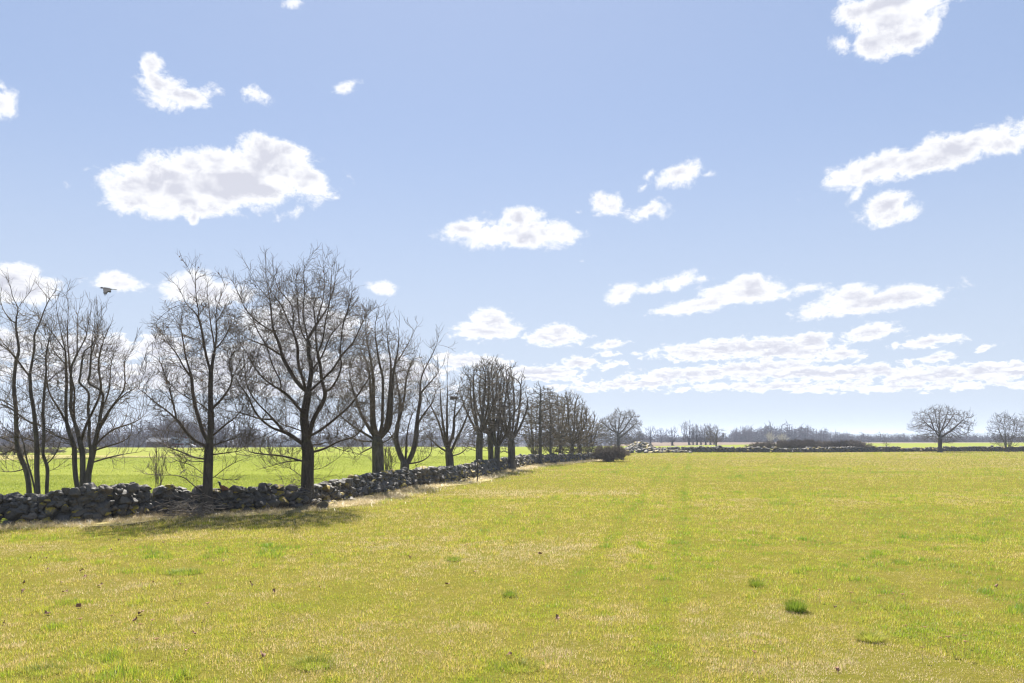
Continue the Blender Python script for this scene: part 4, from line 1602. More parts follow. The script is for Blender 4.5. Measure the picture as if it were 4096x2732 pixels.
G6 = "bare trees in the far group on the stubble"
for i, (px, Y, sc, rt, src) in enumerate([(2772, 306, .72, 1, 1), (2787, 300, .85, 2, 0), (2803, 303, .80, 3, 2), (2822, 300, .86, 4, 0), (2842, 310, .90, 5.2, 0), (2716 + 140, 318, .7, 2.2, 1)]):
    copy_far(src, px, Y, sc, rt, "bare tree standing in the close far group left of the small windswept tree", 0, G6)
for px, Y, sc, rt, src, lab in [(2570, 300, .75, 1.5, 1, "dim bare tree behind the round oak's right side, touching the frame of twigs"), (2645, 430, 1.15, .7, 1, "paler bare tree farther off between the two single field trees")]:
    copy_far(src, px, Y, sc, rt, lab)
GW = "taller bare trees standing out of the far wood"
for i, (px, Y, sc, rt, src) in enumerate([(2960, 505, 1.75, 0, 0), (2992, 500, 1.8, 1.2, 0), (3022, 505, 1.55, 2, 2), (3255, 500, 1.5, .4, 1), (3285, 503, 1.5, 3, 0), (3320, 520, 1.3, 5, 2), (3362, 540, 1.35, 4, 0), (3380, 540, 1.35, 1, 1), (3235, 510, 1.5, 2, 1),
                                          (3460, 540, 1.1, 2, 1), (3510, 545, 1.15, 5, 2), (3625, 550, 1.05, 1, 1), (3650, 550, 1.1, 3, 0)]):
    copy_far(src, px, Y, sc * .92, rt, "bare tree rising above the far low wood's skyline", -5.0, GW)
# pale budding willows before the wood
for px, Y, l, r_, tp, lab, sd in [(3080, 430, 3062, 3099, 1739, "pale yellowish rounded willow before the far wood, the taller one", 71), (3132, 428, 3112, 3152, 1747, "pale greenish rounded willow before the far wood, the lower wider one", 72)]:
    auto_tree("pale_willow", lab, "bush", px, Y, tp, l, r_, 1772, sd, 'multi', .16, None, n=420, twig=CATKIN, bark=CATKIN, r0=.05, detail=2.5)

# shrubs of the hedge along the far wall
HEDGE = []
for i, (px, w, tp) in enumerate([(3040, 30, 1770), (3110, 34, 1764), (3190, 36, 1758)]):
    HEDGE.append(auto_tree("hedge_shrub", "dark bare shrub in the dense hedge row standing behind the far wall", "bush", px, 154.5, tp, px - w, px + w, 1800, 80 + i, 'multi', .05, None, gstep=.2, tropz=.2, n=110, group="shrubs in the hedge by the far wall", twig=TWIG_BUSH, bark=TWIG_BUSH, r0=.024, detail=2.2))
for i, (px, src, sc) in enumerate([(3012, 0, .75), (3075, 0, 1.05), (3145, 1, 1.05), (3170, 2, .9), (3222, 1, 1.1), (3248, 2, .95), (3275, 0, 1.1), (3300, 1, .95), (3330, 2, .85), (3358, 0, 1.15), (3385, 1, 1.0), (3412, 2, .95), (3438, 0, 1.05), (3462, 1, .8), (3490, 0, .55)]):
    c = copy_tree(HEDGE[src])
    p = at(px, 1790, 154.5 + (i % 3) * .5)
    c.location = (p[0], p[1], 0)
    c.scale = (1.0, 1.0, sc)
    c.rotation_euler = (0, 0, i * 1.7)
# low shrubs at the strip on the left
for i, (px, Y, sc) in enumerate([(20, 128, .75), (60, 130, .85), (100, 127, .7), (150, 131, .55), (215, 132, .5), (340, 133, .4)]):
    c = copy_tree(HEDGE[i % 3])
    p = at(px, 1790, Y)
    c.location = (p[0], p[1], 0)
    c.scale = (1.1, 1.0, sc)
    c.rotation_euler = (0, 0, i * 2.3)
    c['label'] = "low brown bush by the pale strip in the left crop field"
    c['group'] = "bushes by the pale strip"


# --- distant woods: one mass each
def wood_proto(seed, h, spread, segs, thick):
    r = np.random.default_rng(seed)
    s = Skel(4000)
    s.limb(np.array([[0, 0, 0], [r.normal(0, .2), r.normal(0, .2), h * .4], [r.normal(0, .3), r.normal(0, .3), h * .92]]), h / 9, None, True)
    A = r.normal(size=(segs, 3))
    A /= np.linalg.norm(A, axis=1)[:, None]
    A *= (r.random(segs) ** .4)[:, None]
    A = A * np.array([spread, spread, h * .40]) + np.array([0, 0, h * .6])
    s.colonize(A, h / 16, h * .6, h / 13, 60, .4, (0, 0, .22), .15, r)
    rad = s.radii(thick, h * 0.017, 2.1)
    g = tree_geometry(s, rad, r, tw1=(1.0 if thick < .05 else .4), tw2=(.4 if thick < .05 else .1), tlen=(h * .07, h * .15), tw_r=thick * .8, thr=thick * 2.5, up=.25, ang=(.3, .9), flare=False, nseg=2)
    V = np.concatenate([g['trunk'][0], g['crown'][0]])
    Fq = np.concatenate([g['trunk'][1], g['crown'][1] + len(g['trunk'][0])])
    return V, Fq


def build_wood(label, spots, protos, seed, scrub=()):
    r = np.random.default_rng(seed)
    VV, FF, n = [], [], 0
    for (x, y, z, sc), pr in [(q, protos) for q in spots] + [(q, PC) for q in scrub]:
        V, Fq = pr[int(r.integers(0, len(pr)))]
        a = r.uniform(0, 6.28)
        c_, s_ = math.cos(a), math.sin(a)
        W = np.stack([V[:, 0] * c_ - V[:, 1] * s_, V[:, 0] * s_ + V[:, 1] * c_, V[:, 2]], 1) * sc * np.array([1, 1, r.uniform(.9, 1.12)]) + np.array([x, y, z])
        VV.append(W)
        FF.append(Fq + n)
        n += len(W)
    o = mesh_np("woods", np.concatenate(VV), [np.concatenate(FF)], TWIG_FAR, None, False)
    tag(o, label, "wood", None, 'stuff')


def spots_row(r, px0, px1, Y0, Y1, n, hfun):
    out = []
    for _ in range(n):
        px = r.uniform(px0, px1)
        Y = r.uniform(Y0, Y1)
        p = at(px, 1760, Y)
        out.append((p[0], p[1], float(terrain(p[0], p[1])) - .1, hfun(px, Y, r)))
    return out


r_ = np.random.default_rng(77)
PA = [wood_proto(200 + i, 10.0, 2.6, 190, .035) for i in range(5)]
PB = [wood_proto(210 + i, 10.0, 2.5, 80, .08) for i in range(5)]
PC = [wood_proto(220 + i, 10.0, 4.2, 42, .16) for i in range(4)]     # low scrub at the wood's edge
left_h = lambda px, Y, r: max(.35, float(np.interp(px, [-400, 0, 250, 500, 640, 760, 1000, 1060, 1120], [1.0, 1.0, 1.05, 1.12, 1.30, 1.32, 1.22, .95, .6])) * r.uniform(.72, 1.03) * 1.16)
build_wood("dark bare wood beyond the green crop behind the left trees", spots_row(r_, -400, 1040, 285, 330, 300, left_h), PA, 5, spots_row(r_, -400, 1040, 282, 300, 300, lambda px, Y, r: r.uniform(.3, .6)))
mid_h = lambda px, Y, r: float(np.interp(px, [1000, 1300, 1700, 2300, 2560], [.95, 1.1, 1.35, 1.4, 1.35])) * r.uniform(.7, 1.05)
build_wood("dim line of bare woodland behind the pollard row", spots_row(r_, 1000, 2580, 560, 640, 330, mid_h), PB, 6, spots_row(r_, 1000, 2580, 552, 572, 420, lambda px, Y, r: r.uniform(.4, .75)))
right_h = lambda px, Y, r: float(np.interp(px, [2500, 2600, 2900, 2950, 3050, 3250, 3320, 3420, 3600, 4400], [1.05, 1.05, 1.0, 1.45, 1.62, 1.55, 1.3, 1.08, 1.02, 1.0])) * r.uniform(.72, 1.03)
build_wood("purple-grey low wood along the horizon on the right", spots_row(r_, 2500, 4400, 505, 600, 820, right_h), PB, 7, spots_row(r_, 2500, 4400, 500, 530, 560, lambda px, Y, r: r.uniform(.4, .8)))


# ------------------------------------------------------------------ small things about the trees
def dead_leaves_on(root_name_pts, root, n, seed):
    r = np.random.default_rng(seed)
    pts = root_name_pts
    top = pts[pts[:, 2] > np.percentile(pts[:, 2], 45)]
    pick = top[r.integers(0, len(top), n)]
    VV = []
    for p in pick:
        u = r.normal(size=3)
        u /= np.linalg.norm(u)
        v = np.cross(u, r.normal(size=3))
        v /= np.linalg.norm(v)
        a, b = r.uniform(.03, .05), r.uniform(.018, .028)
        VV += [p, p + u * a + v * b, p + u * 2 * a, p + u * a - v * b]
    VV = np.array(VV)
    Fq = np.arange(len(VV)).reshape(-1, 4)
    mesh_np("withered_leaves", VV, [Fq], DEAD_LEAF, root, False)


for o in COL.objects:
    if o.get('label', '').startswith("slimmer bare oak"):
        dead_leaves_on(LEAFG['left']['leafpts'], o, 170, 3)
    if o.get('label', '').startswith("biggest bare oak"):
        dead_leaves_on(LEAFG['big']['leafpts'], o, 50, 4)


def stick_mesh(segs, sides=4):
    P0 = np.array([s[0] for s in segs], float)
    P1 = np.array([s[1] for s in segs], float)
    R0 = np.array([s[2] for s in segs], float)
    R1 = np.array([s[3] for s in segs], float)
    d = P1 - P0
    d /= np.linalg.norm(d, axis=1)[:, None] + 1e-9
    return frusta(P0, P1, R0, R1, d, d, sides)


def nest():
    r = np.random.default_rng(9)
    segs = []
    for _ in range(260):
        a = r.uniform(0, 6.28)
        rr = r.uniform(.12, .3)
        p = np.array([math.cos(a) * rr, math.sin(a) * rr, r.uniform(-.12, .12) * (1 - rr)])
        t = np.array([-math.sin(a), math.cos(a), r.normal(0, .25)]) + r.normal(0, .25, 3)
        t /= np.linalg.norm(t)
        ln = r.uniform(.12, .28)
        segs.append((p - t * ln / 2, p + t * ln / 2, .008, .005))
    V, Fq = stick_mesh(segs)
    o = mesh_np("bird_nest", V, [Fq], TWIG_OAK, None, False, None, at(1817, 1592, 53.0))
    tag(o, "round bird nest of dark sticks in the squat pollard's crown", "bird nest")


nest()


def brush_pile(px, py, w, h, n, label, seed):
    r = np.random.default_rng(seed)
    segs = []
    for _ in range(n):
        p = np.array([r.normal(0, w * .45), r.normal(0, .25), abs(r.normal(0, h * .45)) + .03])
        t = np.array([r.normal(0, 1), r.normal(0, .6), r.normal(0, .35)])
        t /= np.linalg.norm(t)
        ln = r.uniform(.25, .9)
        mid = p + r.normal(0, .05, 3)
        q0, q1 = p - t * ln / 2, p + t * ln / 2
        q0[2] = max(q0[2], .01)
        q1[2] = max(q1[2], .01)
        ra = r.uniform(.006, .016)
        segs += [(q0, mid, ra, ra * .85), (mid, q1, ra * .85, ra * .5)]
    V, Fq = stick_mesh(segs)
    loc = gp(px, py)
    o = mesh_np("brushwood_pile", V, [Fq], simple("dry_branch", (0.2, 0.165, 0.125), .7, .35, 2.0), None, False, None, loc)
    tag(o, label, "brushwood", None, "stuff")


brush_pile(740, 2072, 1.1, .75, 150, "pile of dry broken branches in the wall gap left of the slimmer oak", 3)
brush_pile(1180, 2034, .9, .9, 110, "dry branches heaped against the wall at the biggest oak's foot", 4)
brush_pile(1290, 2012, .8, .7, 60, "loose dry sticks over the low stones right of the biggest oak", 8)


def fence_post():
    base = gp(1909, 1927)
    bm = bmesh.new()
    prof = [(0.036, -0.1), (0.036, 0.5), (0.034, 1.1), (0.03, 1.62), (0.015, 1.66)]
    rings = []
    for k, (rr, z) in enumerate(prof):
        rings.append([bm.verts.new((math.cos(a) * rr + 0.012 * math.sin(z * 3), math.sin(a) * rr, z)) for a in np.arange(9) * 2 * math.pi / 9])
    for a, b in zip(rings[:-1], rings[1:]):
        for i in range(9):
            bm.faces.new((a[i], a[(i + 1) % 9], b[(i + 1) % 9], b[i]))
    bm.faces.new(rings[-1])
    o = mesh_bm("fence_post", bm, BARK_OAK, None, True, base)
    tag(o, "thin dark wooden post standing in the meadow edge before the wall", "post")


fence_post()


# ------------------------------------------------------------------ birds
def skin_body(name, nodes, edges, mat, parent, levels=2, loc=None):
    """nodes: (x,y,z,rx[,ry]); a continuous body grown along edges"""
    me = bpy.data.meshes.new(name)
    me.from_pydata([n[:3] for n in nodes], edges, [])
    o = bpy.data.objects.new(name, me)
    COL.objects.link(o)
    sk = o.modifiers.new("skin", 'SKIN')
    for i, n in enumerate(nodes):
        rx = n[3]
        ry = n[4] if len(n) > 4 else n[3]
        me.skin_vertices[0].data[i].radius = (rx, ry)
    me.skin_vertices[0].data[0].use_root = True
    sb = o.modifiers.new("sub", 'SUBSURF')
    sb.levels = levels
    sb.render_levels = levels
    dg = bpy.context.evaluated_depsgraph_get()
    ev = o.evaluated_get(dg)
    m2 = bpy.data.meshes.new_from_object(ev)
    o.modifiers.clear()
    o.data = m2
    bpy.data.meshes.remove(me)
    m2.name = name
    m2.polygons.foreach_set('use_smooth', np.ones(len(m2.polygons), dtype=bool))
    m2.materials.clear()
    m2.materials.append(mat)
    if parent:
        o.parent = parent
    if loc is not None:
        o.location = loc
    return o


def thin_shape(name, pts, thick, mat, parent, frame):
    """a flat feather shape with thickness: pts in 2-D, frame maps (u,v,w) to 3-D"""
    bm = bmesh.new()
    a = [bm.verts.new(frame(u, v, thick / 2)) for u, v in pts]
    b = [bm.verts.new(frame(u, v, -thick / 2)) for u, v in pts]
    bm.faces.new(a)
    bm.faces.new(b[::-1])
    n = len(pts)
    for i in range(n):
        bm.faces.new((a[i], b[i], b[(i + 1) % n], a[(i + 1) % n]))
    return mesh_bm(name, bm, mat, parent)


def crow():
    grey = simple("crow_grey", (0.13, 0.122, 0.115), .7, .2, 20)
    black = simple("crow_black", (0.018, 0.018, 0.02), .5, .3, 20)
    root = empty("crow", at(430, 1155, 34.0))
    tag(root, "hooded crow flying left with wings beating down above the left trees", "bird")
    root.rotation_euler = (0, 0, R(27))
    skin_body("body", [(-.05, 0, .0, .062, .058), (-.13, 0, .012, .05, .046), (-.185, 0, .022, .033, .033), (.06, 0, -.002, .058, .052), (.15, 0, -.006, .03, .026), (.2, 0, -.008, .016, .01)],
              [(0, 1), (1, 2), (0, 3), (3, 4), (4, 5)], grey, root)
    hd = skin_body("head", [(-.175, 0, .024, .045), (-.225, 0, .026, .046), (-.262, 0, .016, .022, .02), (-.31, 0, .004, .007)], [(0, 1), (1, 2), (2, 3)], black, root)
    for s_ in (-1, 1):
        bm = bmesh.new()
        bmesh.ops.create_icosphere(bm, subdivisions=2, radius=.006)
        mesh_bm("eye", bm, black, hd, True, (-.228, s_ * .026, .032))
    # wings swept down: fingered primaries at the tip
    outline = [(-.13, 0), (.10, -.01), (.15, .12), (.17, .20), (.155, .235), (.13, .225), (.11, .24), (.06, .21), (.02, .27), (.0, .40), (-.02, .29), (-.035, .48), (-.05, .31), (-.07, .50), (-.08, .31), (-.1, .45), (-.108, .28), (-.128, .36), (-.132, .2), (-.15, .09)]
    for s_ in (-1, 1):
        def fr(u, v, w, s_=s_):
            return (u - .02, s_ * (.045 + v * .55 + w), .025 - v * .66)
        thin_shape("wing", outline, .008, black, root, fr)
    thin_shape("tail", [(.17, -.03), (.30, -.055), (.375, -.04), (.385, 0), (.375, .04), (.30, .055), (.17, .03)], .008, black, root, lambda u, v, w: (u - .01, v, w - .006 - .02 * u))


crow()


def pheasant():
    copper = M("pheasant_copper", .5, .5)
    n = copper.noise(copper.obj(), 40.0, 4)
    copper.color(copper.ramp(n, [(.35, (.10, .032, .012)), (.65, (.24, .085, .03))]))
    copper = copper.m
    dark = simple("pheasant_head_green", (.012, .03, .03), .35, .3, 30, .6)
    red = simple("pheasant_wattle", (.4, .02, .015), .5, .2, 30)
    tailm = simple("pheasant_tail", (.22, .13, .06), .6, .4, 40)
    d = gp(886, 2058)[1] + .42
    p = at(893, 1969, d)
    root = empty("pheasant", p)
    tag(root, "copper cock pheasant with dark head perched on the wall beside the slimmer oak", "bird")
    z0 = 0.0
    skin_body("body", [(.0, 0, .17, .082, .085), (-.08, 0, .20, .07, .075), (-.125, 0, .27, .042, .046), (.10, .0, .135, .07, .07), (.20, 0, .095, .04, .04),
                       (-.01, .03, .08, .022), (-.015, .03, .03, .009), (-.02, .03, -.02, .008), (-.01, -.03, .08, .022), (-.015, -.03, .03, .009), (-.02, -.03, -.02, .008), (-.05, .032, -.028, .007), (-.05, -.032, -.028, .007)],
              [(0, 1), (1, 2), (0, 3), (3, 4), (0, 5), (5, 6), (6, 7), (0, 8), (8, 9), (9, 10), (7, 11), (10, 12)], copper, root)
    h = skin_body("head", [(-.118, 0, .245, .052), (-.135, 0, .30, .046), (-.15, 0, .375, .046), (-.185, 0, .38, .032), (-.225, 0, .366, .01)], [(0, 1), (1, 2), (2, 3), (3, 4)], dark, root)
    for s_ in (-1, 1):
        bm = bmesh.new()
        bmesh.ops.create_icosphere(bm, subdivisions=2, radius=.016)
        for v in bm.verts:
            v.co.y *= .45
        w = mesh_bm("wattle", bm, red, h, True, (-.168, s_ * .024, .376))
        bm = bmesh.new()
        bmesh.ops.create_icosphere(bm, subdivisions=1, radius=.005)
        mesh_bm("eye", bm, dark, h, True, (-.168, s_ * .033, .38))
        wing = thin_shape("wing", [(-.09, .06), (0, .075), (.10, .04), (.2, -.03), (.16, -.06), (.05, -.055), (-.06, -.01)], .02, copper, root, lambda u, v, w, s_=s_: (u, s_ * (.078 - .1 * max(u, 0)) + w, .18 + v - .25 * max(u, 0)))
    thin_shape("tail", [(.17, -.028), (.35, -.024), (.62, -.004), (.62, .004), (.35, .024), (.17, .028)], .012, tailm, root, lambda u, v, w: (u, v, .10 + w - .38 * (u - .17)))
    root.rotation_euler = (0, 0, R(24))


pheasant()


# ------------------------------------------------------------------ buildings far off
def box(bm, x0, x1, y0, y1, z0, z1):
    v = [bm.verts.new(c) for c in ((x0, y0, z0), (x1, y0, z0), (x1, y1, z0), (x0, y1, z0), (x0, y0, z1), (x1, y0, z1), (x1, y1, z1), (x0, y1, z1))]
    for f in ((0, 1, 2, 3), (4, 5, 6, 7), (0, 1, 5, 4), (1, 2, 6, 5), (2, 3, 7, 6), (3, 0, 4, 7)):
        bm.faces.new([v[i] for i in f])


def gable(bm, x0, x1, y0, y1, z0, z1, axis='x', over=.3):
    """solid pitched roof"""
    if axis == 'x':
        ym = (y0 + y1) / 2
        a = [bm.verts.new(c) for c in ((x0 - over, y0 - over, z0), (x0 - over, y1 + over, z0), (x0 - over, ym, z1))]
        b = [bm.verts.new(c) for c in ((x1 + over, y0 - over, z0), (x1 + over, y1 + over, z0), (x1 + over, ym, z1))]
    else:
        xm = (x0 + x1) / 2
        a = [bm.verts.new(c) for c in ((x0 - over, y0 - over, z0), (x1 + over, y0 - over, z0), (xm, y0 - over, z1))]
        b = [bm.verts.new(c) for c in ((x0 - over, y1 + over, z0), (x1 + over, y1 + over, z0), (xm, y1 + over, z1))]
    bm.faces.new(a)
    bm.faces.new(b[::-1])
    for i in range(3):
        j = (i + 1) % 3
        bm.faces.new((a[i], b[i], b[j], a[j]))


def one(name, fn, mat, parent, **kw):
    bm = bmesh.new()
    fn(bm)
    return mesh_bm(name, bm, mat, parent, **kw)


def farmhouse():
    red = simple("falu_red_boards", (.13, .028, .02), .85, .2, 3)
    roof = simple("blue_grey_roof", (.05, .065, .085), .9, .2, 2, .05)
    white = simple("white_trim", (.5, .5, .48), .6, .05, 2)
    glass = simple("window_glass", (.05, .07, .09), .15, .3, 1, .6)
    pale = simple("pale_blue_gable", (.16, .2, .24), .7, .1, 2)
    brown = simple("brown_shed", (.10, .06, .05), .85, .2, 3)
    Y = 240.0
    p = at(690, 1790, Y)
    z = float(terrain(p[0], p[1]))
    root = empty("farmhouse", (p[0], p[1], z))
    tag(root, "dark red farmhouse with white windows and blue-grey roof before the left wood", "house")
    root.scale = (.9, .9, .66)
    one("wall", lambda b: box(b, -4.6, 4.9, 0, 7, 0, 3.3), red, root)
    rf = one("roof", lambda b: gable(b, -4.6, 4.9, 0, 7, 3.31, 5.6, 'x', .45), roof, root)
    one("chimney", lambda b: box(b, 2.6, 3.2, 3.3, 3.9, 5.0, 6.3), red, rf)
    d = one("dormer", lambda b: box(b, -2.2, 1.2, .3, 3.2, 3.35, 4.9), pale, root)
    one("dormer_roof", lambda b: gable(b, -2.2, 1.2, .3, 3.2, 4.91, 6.2, 'y', .3), roof, d)
    for x in (-3.4, -1.6, 1.9, 3.5):
        w = one("window", lambda b: box(b, x - .55, x + .55, -.06, 0.0, 1.15, 2.55), white, root)
        one("pane", lambda b: [box(b, x - .43 + k * .45, x - .02 + k * .45, -.09, -.062, 1.27, 2.43) for k in (0, 1)], glass, w)
    for x in (-1.1, .2):
        w = one("window", lambda b: box(b, x - .4, x + .4, .24, .3, 3.6, 4.6), white, d)
    dr = one("door", lambda b: box(b, -.35, .6, -.07, 0, 0, 2.1), white, root)
    for x in (-4.55, 4.85):
        one("corner_board", lambda b: box(b, x - .1, x + .1, -.08, -.001, 0, 3.28), white, root)
    # low side building
    p2 = at(633, 1790, Y - 3)
    r2 = empty("shed", (p2[0], p2[1], float(terrain(p2[0], p2[1]))))
    tag(r2, "low brown shed with pale roof joined left of the red farmhouse", "shed")
    one("wall", lambda b: box(b, -3.5, 2.6, 0, 4.5, 0, 2.3), brown, r2)
    one("roof", lambda b: gable(b, -3.5, 2.6, 0, 4.5, 2.31, 3.5, 'x', .3), simple("pale_roof", (.10, .10, .11), .9, .2, 2, .05), r2)
    one("door", lambda b: box(b, -1.2, .8, -.05, 0, 0, 2.0), brown, r2)
    # parked car
    p3 = at(752, 1792, Y - 6)
    r3 = empty("parked_car", (p3[0], p3[1], float(terrain(p3[0], p3[1]))))
    tag(r3, "pale silver car parked right of the red farmhouse", "car")
    paint = simple("silver_paint", (.35, .37, .40), .5, .05, 1, .6)
    tyre = simple("tyre_rubber", (.02, .02, .02), .8, .1, 4)
    prof = [(-2.1, .35), (-2.1, .85), (-1.9, .98), (-1.2, 1.02), (-.65, 1.45), (.75, 1.48), (1.35, 1.02), (1.95, .92), (2.12, .7), (2.1, .35)]

    def car_body(b):
        f = [b.verts.new((x, -.85, zz)) for x, zz in prof]
        g = [b.verts.new((x, .85, zz)) for x, zz in prof]
        b.faces.new(f)
        b.faces.new(g[::-1])
        for i in range(len(prof)):
            j = (i + 1) % len(prof)
            b.faces.new((f[i], g[i], g[j], f[j]))
    one("body", car_body, paint, r3)

    def glz(b):
        q = [(-.98, 1.03), (-.58, 1.38), (.68, 1.40), (1.12, 1.03)]
        f = [b.verts.new((x, -.86, zz)) for x, zz in q]
        g = [b.verts.new((x, -.85, zz)) for x, zz in q]
        b.faces.new(f)
        b.faces.new(g[::-1])
        for i in range(4):
            b.faces.new((f[i], g[i], g[(i + 1) % 4], f[(i + 1) % 4]))
    one("side_window", glz, glass, r3)
    for x in (-1.3, 1.35):
        for y in (-.8, .8):
            bm = bmesh.new()
            bmesh.ops.create_cone(bm, cap_ends=True, segments=20, radius1=.33, radius2=.33, depth=.2)
            bmesh.ops.rotate(bm, verts=bm.verts, matrix=__import__('mathutils').Matrix.Rotation(R(90), 3, 'X'))
            mesh_bm("wheel", bm, tyre, r3, True, (x, y, .33))


farmhouse()


def barns():
    wallm = simple("barn_boards", (.10, .085, .085), .85, .2, 2)
    roofm = simple("barn_roof", (.07, .08, .10), .9, .15, 1, .05)
    glass = simple("barn_door", (.2, .2, .2), .7, .2, 2)
    for px, Y, w, dpt, hw, hr, lab in ((1165, 470, 17, 10, 3.2, 6.6, "long low barn with wide grey roof beyond the crop, behind the biggest oak"),
                                       (1270, 490, 13, 9, 3.0, 5.9, "smaller barn right of the long barn, behind the biggest oak's right branches"),
                                       (1030, 455, 10, 8, 2.8, 5.6, "small far barn left of the long barn near the wood's end")):
        p = at(px, 1780, Y)
        z = float(terrain(p[0], p[1]))
        root = empty("barn", (p[0], p[1], z))
        tag(root, lab, "barn")
        one("wall", lambda b: box(b, -w / 2, w / 2, 0, dpt, 0, hw), wallm, root)
        one("roof", lambda b: gable(b, -w / 2, w / 2, 0, dpt, hw + .01, hr, 'x', .4), roofm, root)
        one("door", lambda b: box(b, -1.8, 1.6, -.08, 0, 0, hw - .5), glass, root)


barns()


# ------------------------------------------------------------------ grass
def blade_mesh(name, X, Y, Z, h, w, az, lean, hue, mat, segs=2, curl=0.5, parent=None):
    """every blade: a tapering bent strip. lean = horizontal reach as a share of the height"""
    n = len(X)
    fx, fy = np.cos(az), np.sin(az)
    sx, sy = -fy, fx
    rows = []
    for k in range(segs + 1):
        t = k / segs
        reach = lean * h * (t ** (1 + curl))
        zz = h * (t - 0.28 * np.minimum(lean, 1.6) * t * t)
        ww = w * (1 - t) ** 0.7 if k < segs else np.zeros(n)
        cx, cy = X + fx * reach, Y + fy * reach
        if k < segs:
            rows.append(np.stack([cx - sx * ww / 2, cy - sy * ww / 2, Z + zz], 1))
            rows.append(np.stack([cx + sx * ww / 2, cy + sy * ww / 2, Z + zz], 1))
        else:
            rows.append(np.stack([cx, cy, Z + zz], 1))
    k = len(rows)
    V = np.stack(rows, 1).reshape(-1, 3)
    b = np.arange(n)[:, None] * k
    faces = []
    for q in range(segs - 1):
        faces.append(b + np.array([2 * q, 2 * q + 1, 2 * q + 3, 2 * q + 2]))
    faces.append(b + np.array([k - 3, k - 2, k - 1]))
    return mesh_np(name, V, faces, mat, parent, True, {"hue": np.repeat(hue, k)})


def mat_blade(name, stops, trans=.5, gloss=.06, gr=.35):
    m = M(name)
    c = m.ramp(m.attr("hue"), stops)
    m.leafy(c, trans, gloss, gr)
    return m.m


BLADE = mat_blade("grass_blade", [(0.0, (.12, .23, .012)), (.25, (.265, .35, .024)), (.5, (.415, .41, .04)), (.7, (.48, .395, .09)), (.85, (.53, .40, .17)), (1.0, (.58, .46, .27))], .55, .03, .5)
TUSS = mat_blade("tussock_blade", [(0.0, (.10, .17, .018)), (.25, (.22, .28, .03)), (.5, (.38, .37, .06)), (.8, (.40, .31, .14)), (1.0, (.5, .4, .22))], .5, .015, .5)
STRAWB = mat_blade("straw_blade", [(0.0, (.30, .26, .08)), (.4, (.46, .36, .18)), (1.0, (.60, .50, .33))], .4, .05, .4)
CROPB = mat_blade("crop_blade", [(0.0, (.13, .18, .018)), (.5, (.235, .27, .03)), (1.0, (.36, .38, .08))], .5, .03, .5)


def meadow_hue(x, y, r):
    n = len(x)
    h = 0.51 + 0.34 * (vnoise(x, y, 7.0, 1) - .5) + 0.42 * (vnoise(x, y, 1.9, 2) - .5) + .38 * (vnoise(x, y, .5, 3) - .5) + .42 * (vnoise(x, y, .17, 13) - .5)
    # rows across the slope, drier further off and right
    h += .13 * sstep(y, 18, 60) + .05 * sstep(x, 2, 25) + .40 * (vnoise(x, y * .6, 14.0, 41) - .5) + .30 * (vnoise(x, y, 4.0, 42) - .5)
    # greener wheel tracks
    for x0, wd in ((4.0, .30), (2.1, .24), (7.9, .3), (-1.9, .25)):
        dx = np.abs(x - (x0 + 0.224 * (y - 19.8) + 0.25 * (vnoise(y, y * 0, 6, 8) - .5)))
        h -= (.38 if x0 in (4.0, 2.1) else .17) * np.exp(-(dx / wd) ** 2) * (0.5 + vnoise(x, y, 4, 9))
    h += r.normal(0, .13, n)
    # some straw blades everywhere
    st = r.random(n) < .07
    h = np.where(st, r.uniform(.78, 1.0, n), h)
    gr = r.random(n) < .12
    h = np.where(gr, r.uniform(.0, .3, n), h)
    return np.clip(h, 0, 1)


def sample_area(r, y0, y1, n, half=0.68, pad=1.0):
    """uniform over the ground in view between two distances"""
    u = r.random(int(n))
    y = np.sqrt(y0 * y0 + u * (y1 * y1 - y0 * y0))
    x = r.uniform(-1, 1, len(y)) * (half * y + pad)
    return x, y


